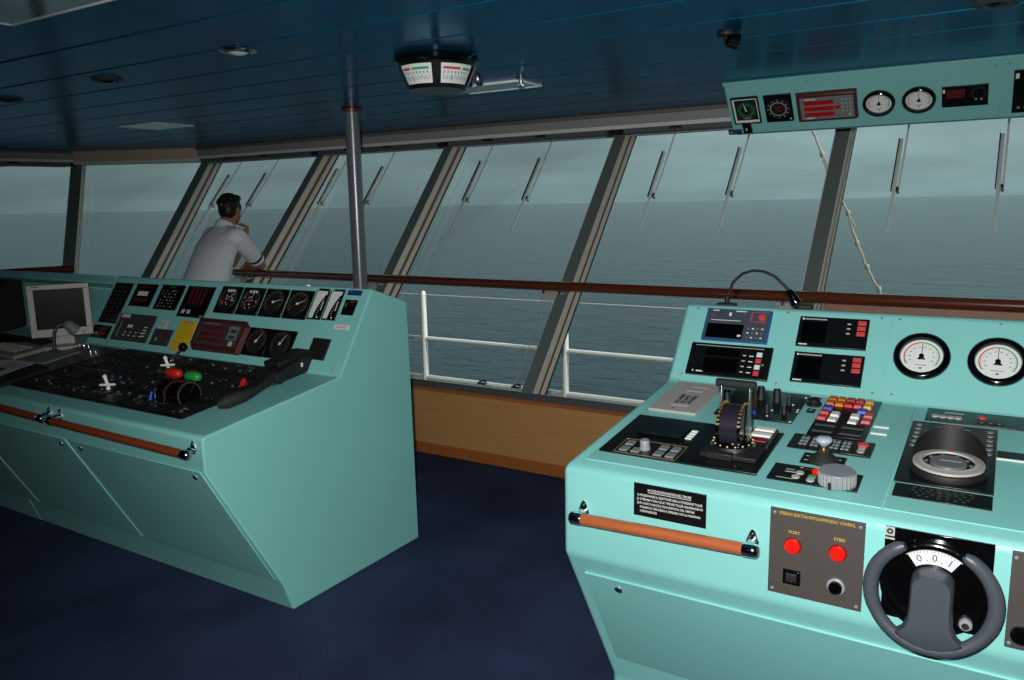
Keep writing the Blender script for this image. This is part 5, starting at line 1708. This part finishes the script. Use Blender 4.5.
LAT = V((.975, -.22, 0)); FWD = V((.22, .975, 0))
SHF = V((-.07, .06, 0))
HEAD = V((-5.290, 4.275, 1.655)) + SHF; NECK = V((-5.285, 4.205, 1.535)) + SHF
SR, SL_ = V((-5.085, 4.145, 1.440)) + SHF, V((-5.475, 4.215, 1.440)) + SHF
ER, EL = V((-5.235, 4.495, 1.196)), V((-5.60, 4.50, 1.200))
HR, HL = V((-5.452, 4.535, 1.188)), V((-5.395, 4.490, 1.420))
HIP = V((-5.13, 3.80, .98)) + SHF
feet = [V((-5.03, 3.86, .03)), V((-5.30, 3.72, .03))]
knees = [V((-5.02, 3.93, .50)), V((-5.27, 3.80, .50))]
hf = V((-.22, .97, -.08)).normalized(); hl = V((.97, .22, 0)).normalized(); hu = hl.cross(hf)
b = MB(SKIN)
b.ball(HEAD + hu * .025 - hf * .008, .076, .095, .088, hl, hf, hu, 24, 16)
b.ball(HEAD - hu * .045 + hf * .018, .060, .074, .070, hl, hf, hu, 20, 14)
b.ball(HEAD - hu * .095 + hf * .062, .026, .024, .022, hl, hf, hu)
b.tube([HEAD - hu * .005 + hf * .088, HEAD - hu * .03 + hf * .108, HEAD - hu * .036 + hf * .09], [.008, .014, .012], 10)
for s in (-1, 1):
    b.ball(HEAD + hl * s * .077 - hf * .006 - hu * .012, .009, .019, .031, hl, hf, hu)
    b.ball(HEAD + hl * s * .030 + hf * .084 + hu * .012, .017, .010, .010, hl, hf, hu)
b.ball(HEAD + hf * .082 - hu * .066, .024, .012, .009, hl, hf, hu)
b.tube([NECK - V((0, .03, .07)), NECK, HEAD - hu * .06 - hf * .01], [.070, .058, .056], 18)
loft(b, [(HIP, .165, .11, FWD), (V((-5.16, 3.90, 1.15)) + SHF, .145, .10, FWD), (V((-5.21, 4.02, 1.30)) + SHF, .165, .11, FWD), (V((-5.27, 4.13, 1.43)) + SHF, .17, .10, FWD), (V((-5.285, 4.19, 1.50)) + SHF, .08, .07, FWD)], LAT)
limb(b, SR, ER, HR, (.050, .041, .029)); limb(b, SL_, EL, HL, (.050, .041, .029))
for k in range(2): limb(b, HIP + LAT * (.085 if k == 0 else -.085), knees[k], feet[k] + V((0, 0, .05)), (.080, .055, .040))


def hand(wrist, d, palm_n, side, curl, thumb):
    """d: finger direction, palm_n: direction the palm faces, side: towards the thumb"""
    d, palm_n, side = V(d).normalized(), V(palm_n).normalized(), V(side).normalized()
    b.ball(wrist + d * .045, .040, .020, .054, side, palm_n, d, 16, 12)
    b.tube([wrist - d * .01, wrist + d * .03], [.027, .026], 12)
    for i, (off, L) in enumerate(((.028, .070), (.010, .080), (-.009, .074), (-.027, .058))):
        p = wrist + d * .088 + side * off
        pts = [wrist + d * .05 + side * off * .9, p]
        dd = d.copy()
        for k in range(3):
            dd = (dd * math.cos(curl) + palm_n * math.sin(curl)).normalized()
            nrm = (palm_n * math.cos(curl) - d * math.sin(curl)); 
            p = p + dd * L * (.42, .33, .25)[k]; pts.append(p)
        b.tube(pts, [.010, .0095, .009, .0085, .007], 8)
    b.tube([wrist + d * .02 + side * .026, wrist + d * .045 + side * .046 + palm_n * .012, wrist + d * .07 + side * .050 + V(thumb) * .02, wrist + d * .088 + side * .044 + V(thumb) * .034], [.013, .012, .0105, .008], 8)


hand(HR, (-.55, .40, -.62), (-.3, -.5, -.8), (-.3, -.8, .2), .38, (0, 0, -1))
hand(HL, (.30, .05, .95), (-.5, -.6, -.1), (.6, -.6, .2), .95, (.3, -.4, .3))
man = fuse(b, 'person', None, .0065, 3, (HIP.x, HIP.y, 0))
tag(man, 'man seen from behind in white short sleeved shirt leaning on the handrail, chin on hand', 'person')
b = MB(SHIRT)
loft(b, [(V((-5.115, 3.775, .93)) + SHF, .215, .165, FWD), (V((-5.13, 3.83, 1.04)) + SHF, .215, .165, FWD), (V((-5.165, 3.91, 1.16)) + SHF, .205, .16, FWD), (V((-5.20, 4.00, 1.28)) + SHF, .205, .155, FWD), (V((-5.245, 4.09, 1.38)) + SHF, .222, .150, FWD), (V((-5.275, 4.15, 1.45)) + SHF, .205, .122, FWD), (V((-5.285, 4.18, 1.495)) + SHF, .140, .095, FWD), (V((-5.285, 4.195, 1.525)) + SHF, .07, .068, FWD)], LAT, 32)
SEND = .80
for S_, E_ in ((SR, ER), (SL_, EL)):
    b.tube([S_ - (E_ - S_) * .05, S_.lerp(E_, .2), S_.lerp(E_, .5), S_.lerp(E_, SEND)], [.074, .078, .071, .064], 18)
    b.ball(S_ - V((0, 0, .005)), .076)
    b.tube([S_.lerp(NECK, .6) - V((0, 0, .03)), S_], [.06, .072], 14)
b.tube([NECK + V((0, -.010, -.03)), NECK + V((0, .004, .004))], [.078, .068], 20)
sh = fuse(b, 'shirt', man, .011, 6); sh['label'] = 'white short sleeved shirt'
for S_, E_ in ((SR, ER), (SL_, EL)):
    ax = (E_ - S_).normalized()
    b = MB(NAVY); b.lathe(S_.lerp(E_, SEND - .105), ax, [(.0635, 0), (.0665, .002), (.0655, .024), (.0625, .026)], 28, close=False); b.build('sleeve_band', sh)['label'] = 'navy blue sleeve band'
    b = MB(SHIRT); b.lathe(S_.lerp(E_, SEND - .012), ax, [(.062, -.01), (.064, .002), (.0625, .018), (.050, .020), (.045, .0)], 28, close=False); b.build('cuff', sh)
b = MB(SHIRT); b.lathe(NECK + V((0, -.004, -.012)), (HEAD - NECK).normalized(), [(.078, -.012), (.072, .018), (.067, .022), (.064, .012)], 28, close=False); b.build('collar', sh)
b = MB(NAVY)
loft(b, [(V((-5.125, 3.79, .90)) + SHF, .185, .135, FWD), (V((-5.13, 3.80, 1.0)) + SHF, .175, .125, FWD)], LAT)
b.ball(HIP - V((0, 0, .07)), .175, .135, .11, LAT, FWD)
for k in range(2):
    h = HIP + LAT * (.085 if k == 0 else -.085) - V((0, 0, .05))
    b.tube([h, h.lerp(knees[k], .5), knees[k], knees[k].lerp(feet[k], .5), feet[k] + V((0, 0, .05))], [.10, .09, .075, .068, .066], 16)
fuse(b, 'trousers', man, .012, 5)['label'] = 'dark navy trousers'
for k in range(2):
    b = MB(SHOE); f = feet[k]
    loft(b, [(f + FWD * y + V((0, 0, z - .03)), w, h, (0, 0, 1)) for y, z, w, h in ((-.085, .035, .02, .02), (-.07, .045, .036, .042), (0, .05, .040, .048), (.08, .04, .045, .036), (.15, .034, .042, .028), (.185, .03, .02, .018))], LAT, 18)
    b.build('shoe', man, sharp=60)
b = MB(HAIR)
b.ball(HEAD + hu * .033 - hf * .022, .085, .094, .090, hl, hf, hu, 26, 18)
b.ball(HEAD - hu * .015 - hf * .045, .074, .062, .075, hl, hf, hu, 20, 14)
b.ball(HEAD - hu * .066 - hf * .050, .050, .036, .040, hl, hf, hu, 16, 12)
b.ball(HEAD + hu * .085 + hf * .045, .060, .045, .034, hl, hf, hu, 16, 12)
for s in (-1, 1): b.ball(HEAD + hl * s * .066 + hf * .012 + hu * .012, .018, .030, .045, hl, hf, hu)
rnd = random.Random(4)
for k in range(60):
    t = rnd.uniform(0, 2 * PI); ph = rnd.uniform(0, 1.7)
    d = (hl * math.cos(t) * math.sin(ph) + hf * math.sin(t) * math.sin(ph) + hu * math.cos(ph))
    if d.dot(hf) > .6 and d.dot(hu) < .5: continue
    c = HEAD + hu * .028 - hf * .022 + V(hl) * d.dot(hl) * .082 + hf * d.dot(hf) * .092 + hu * d.dot(hu) * .088
    b.ball(c, .016, .016, .012, nu=8, nv=6)
fuse(b, 'hair', man, .007, 2)['label'] = 'short black hair'
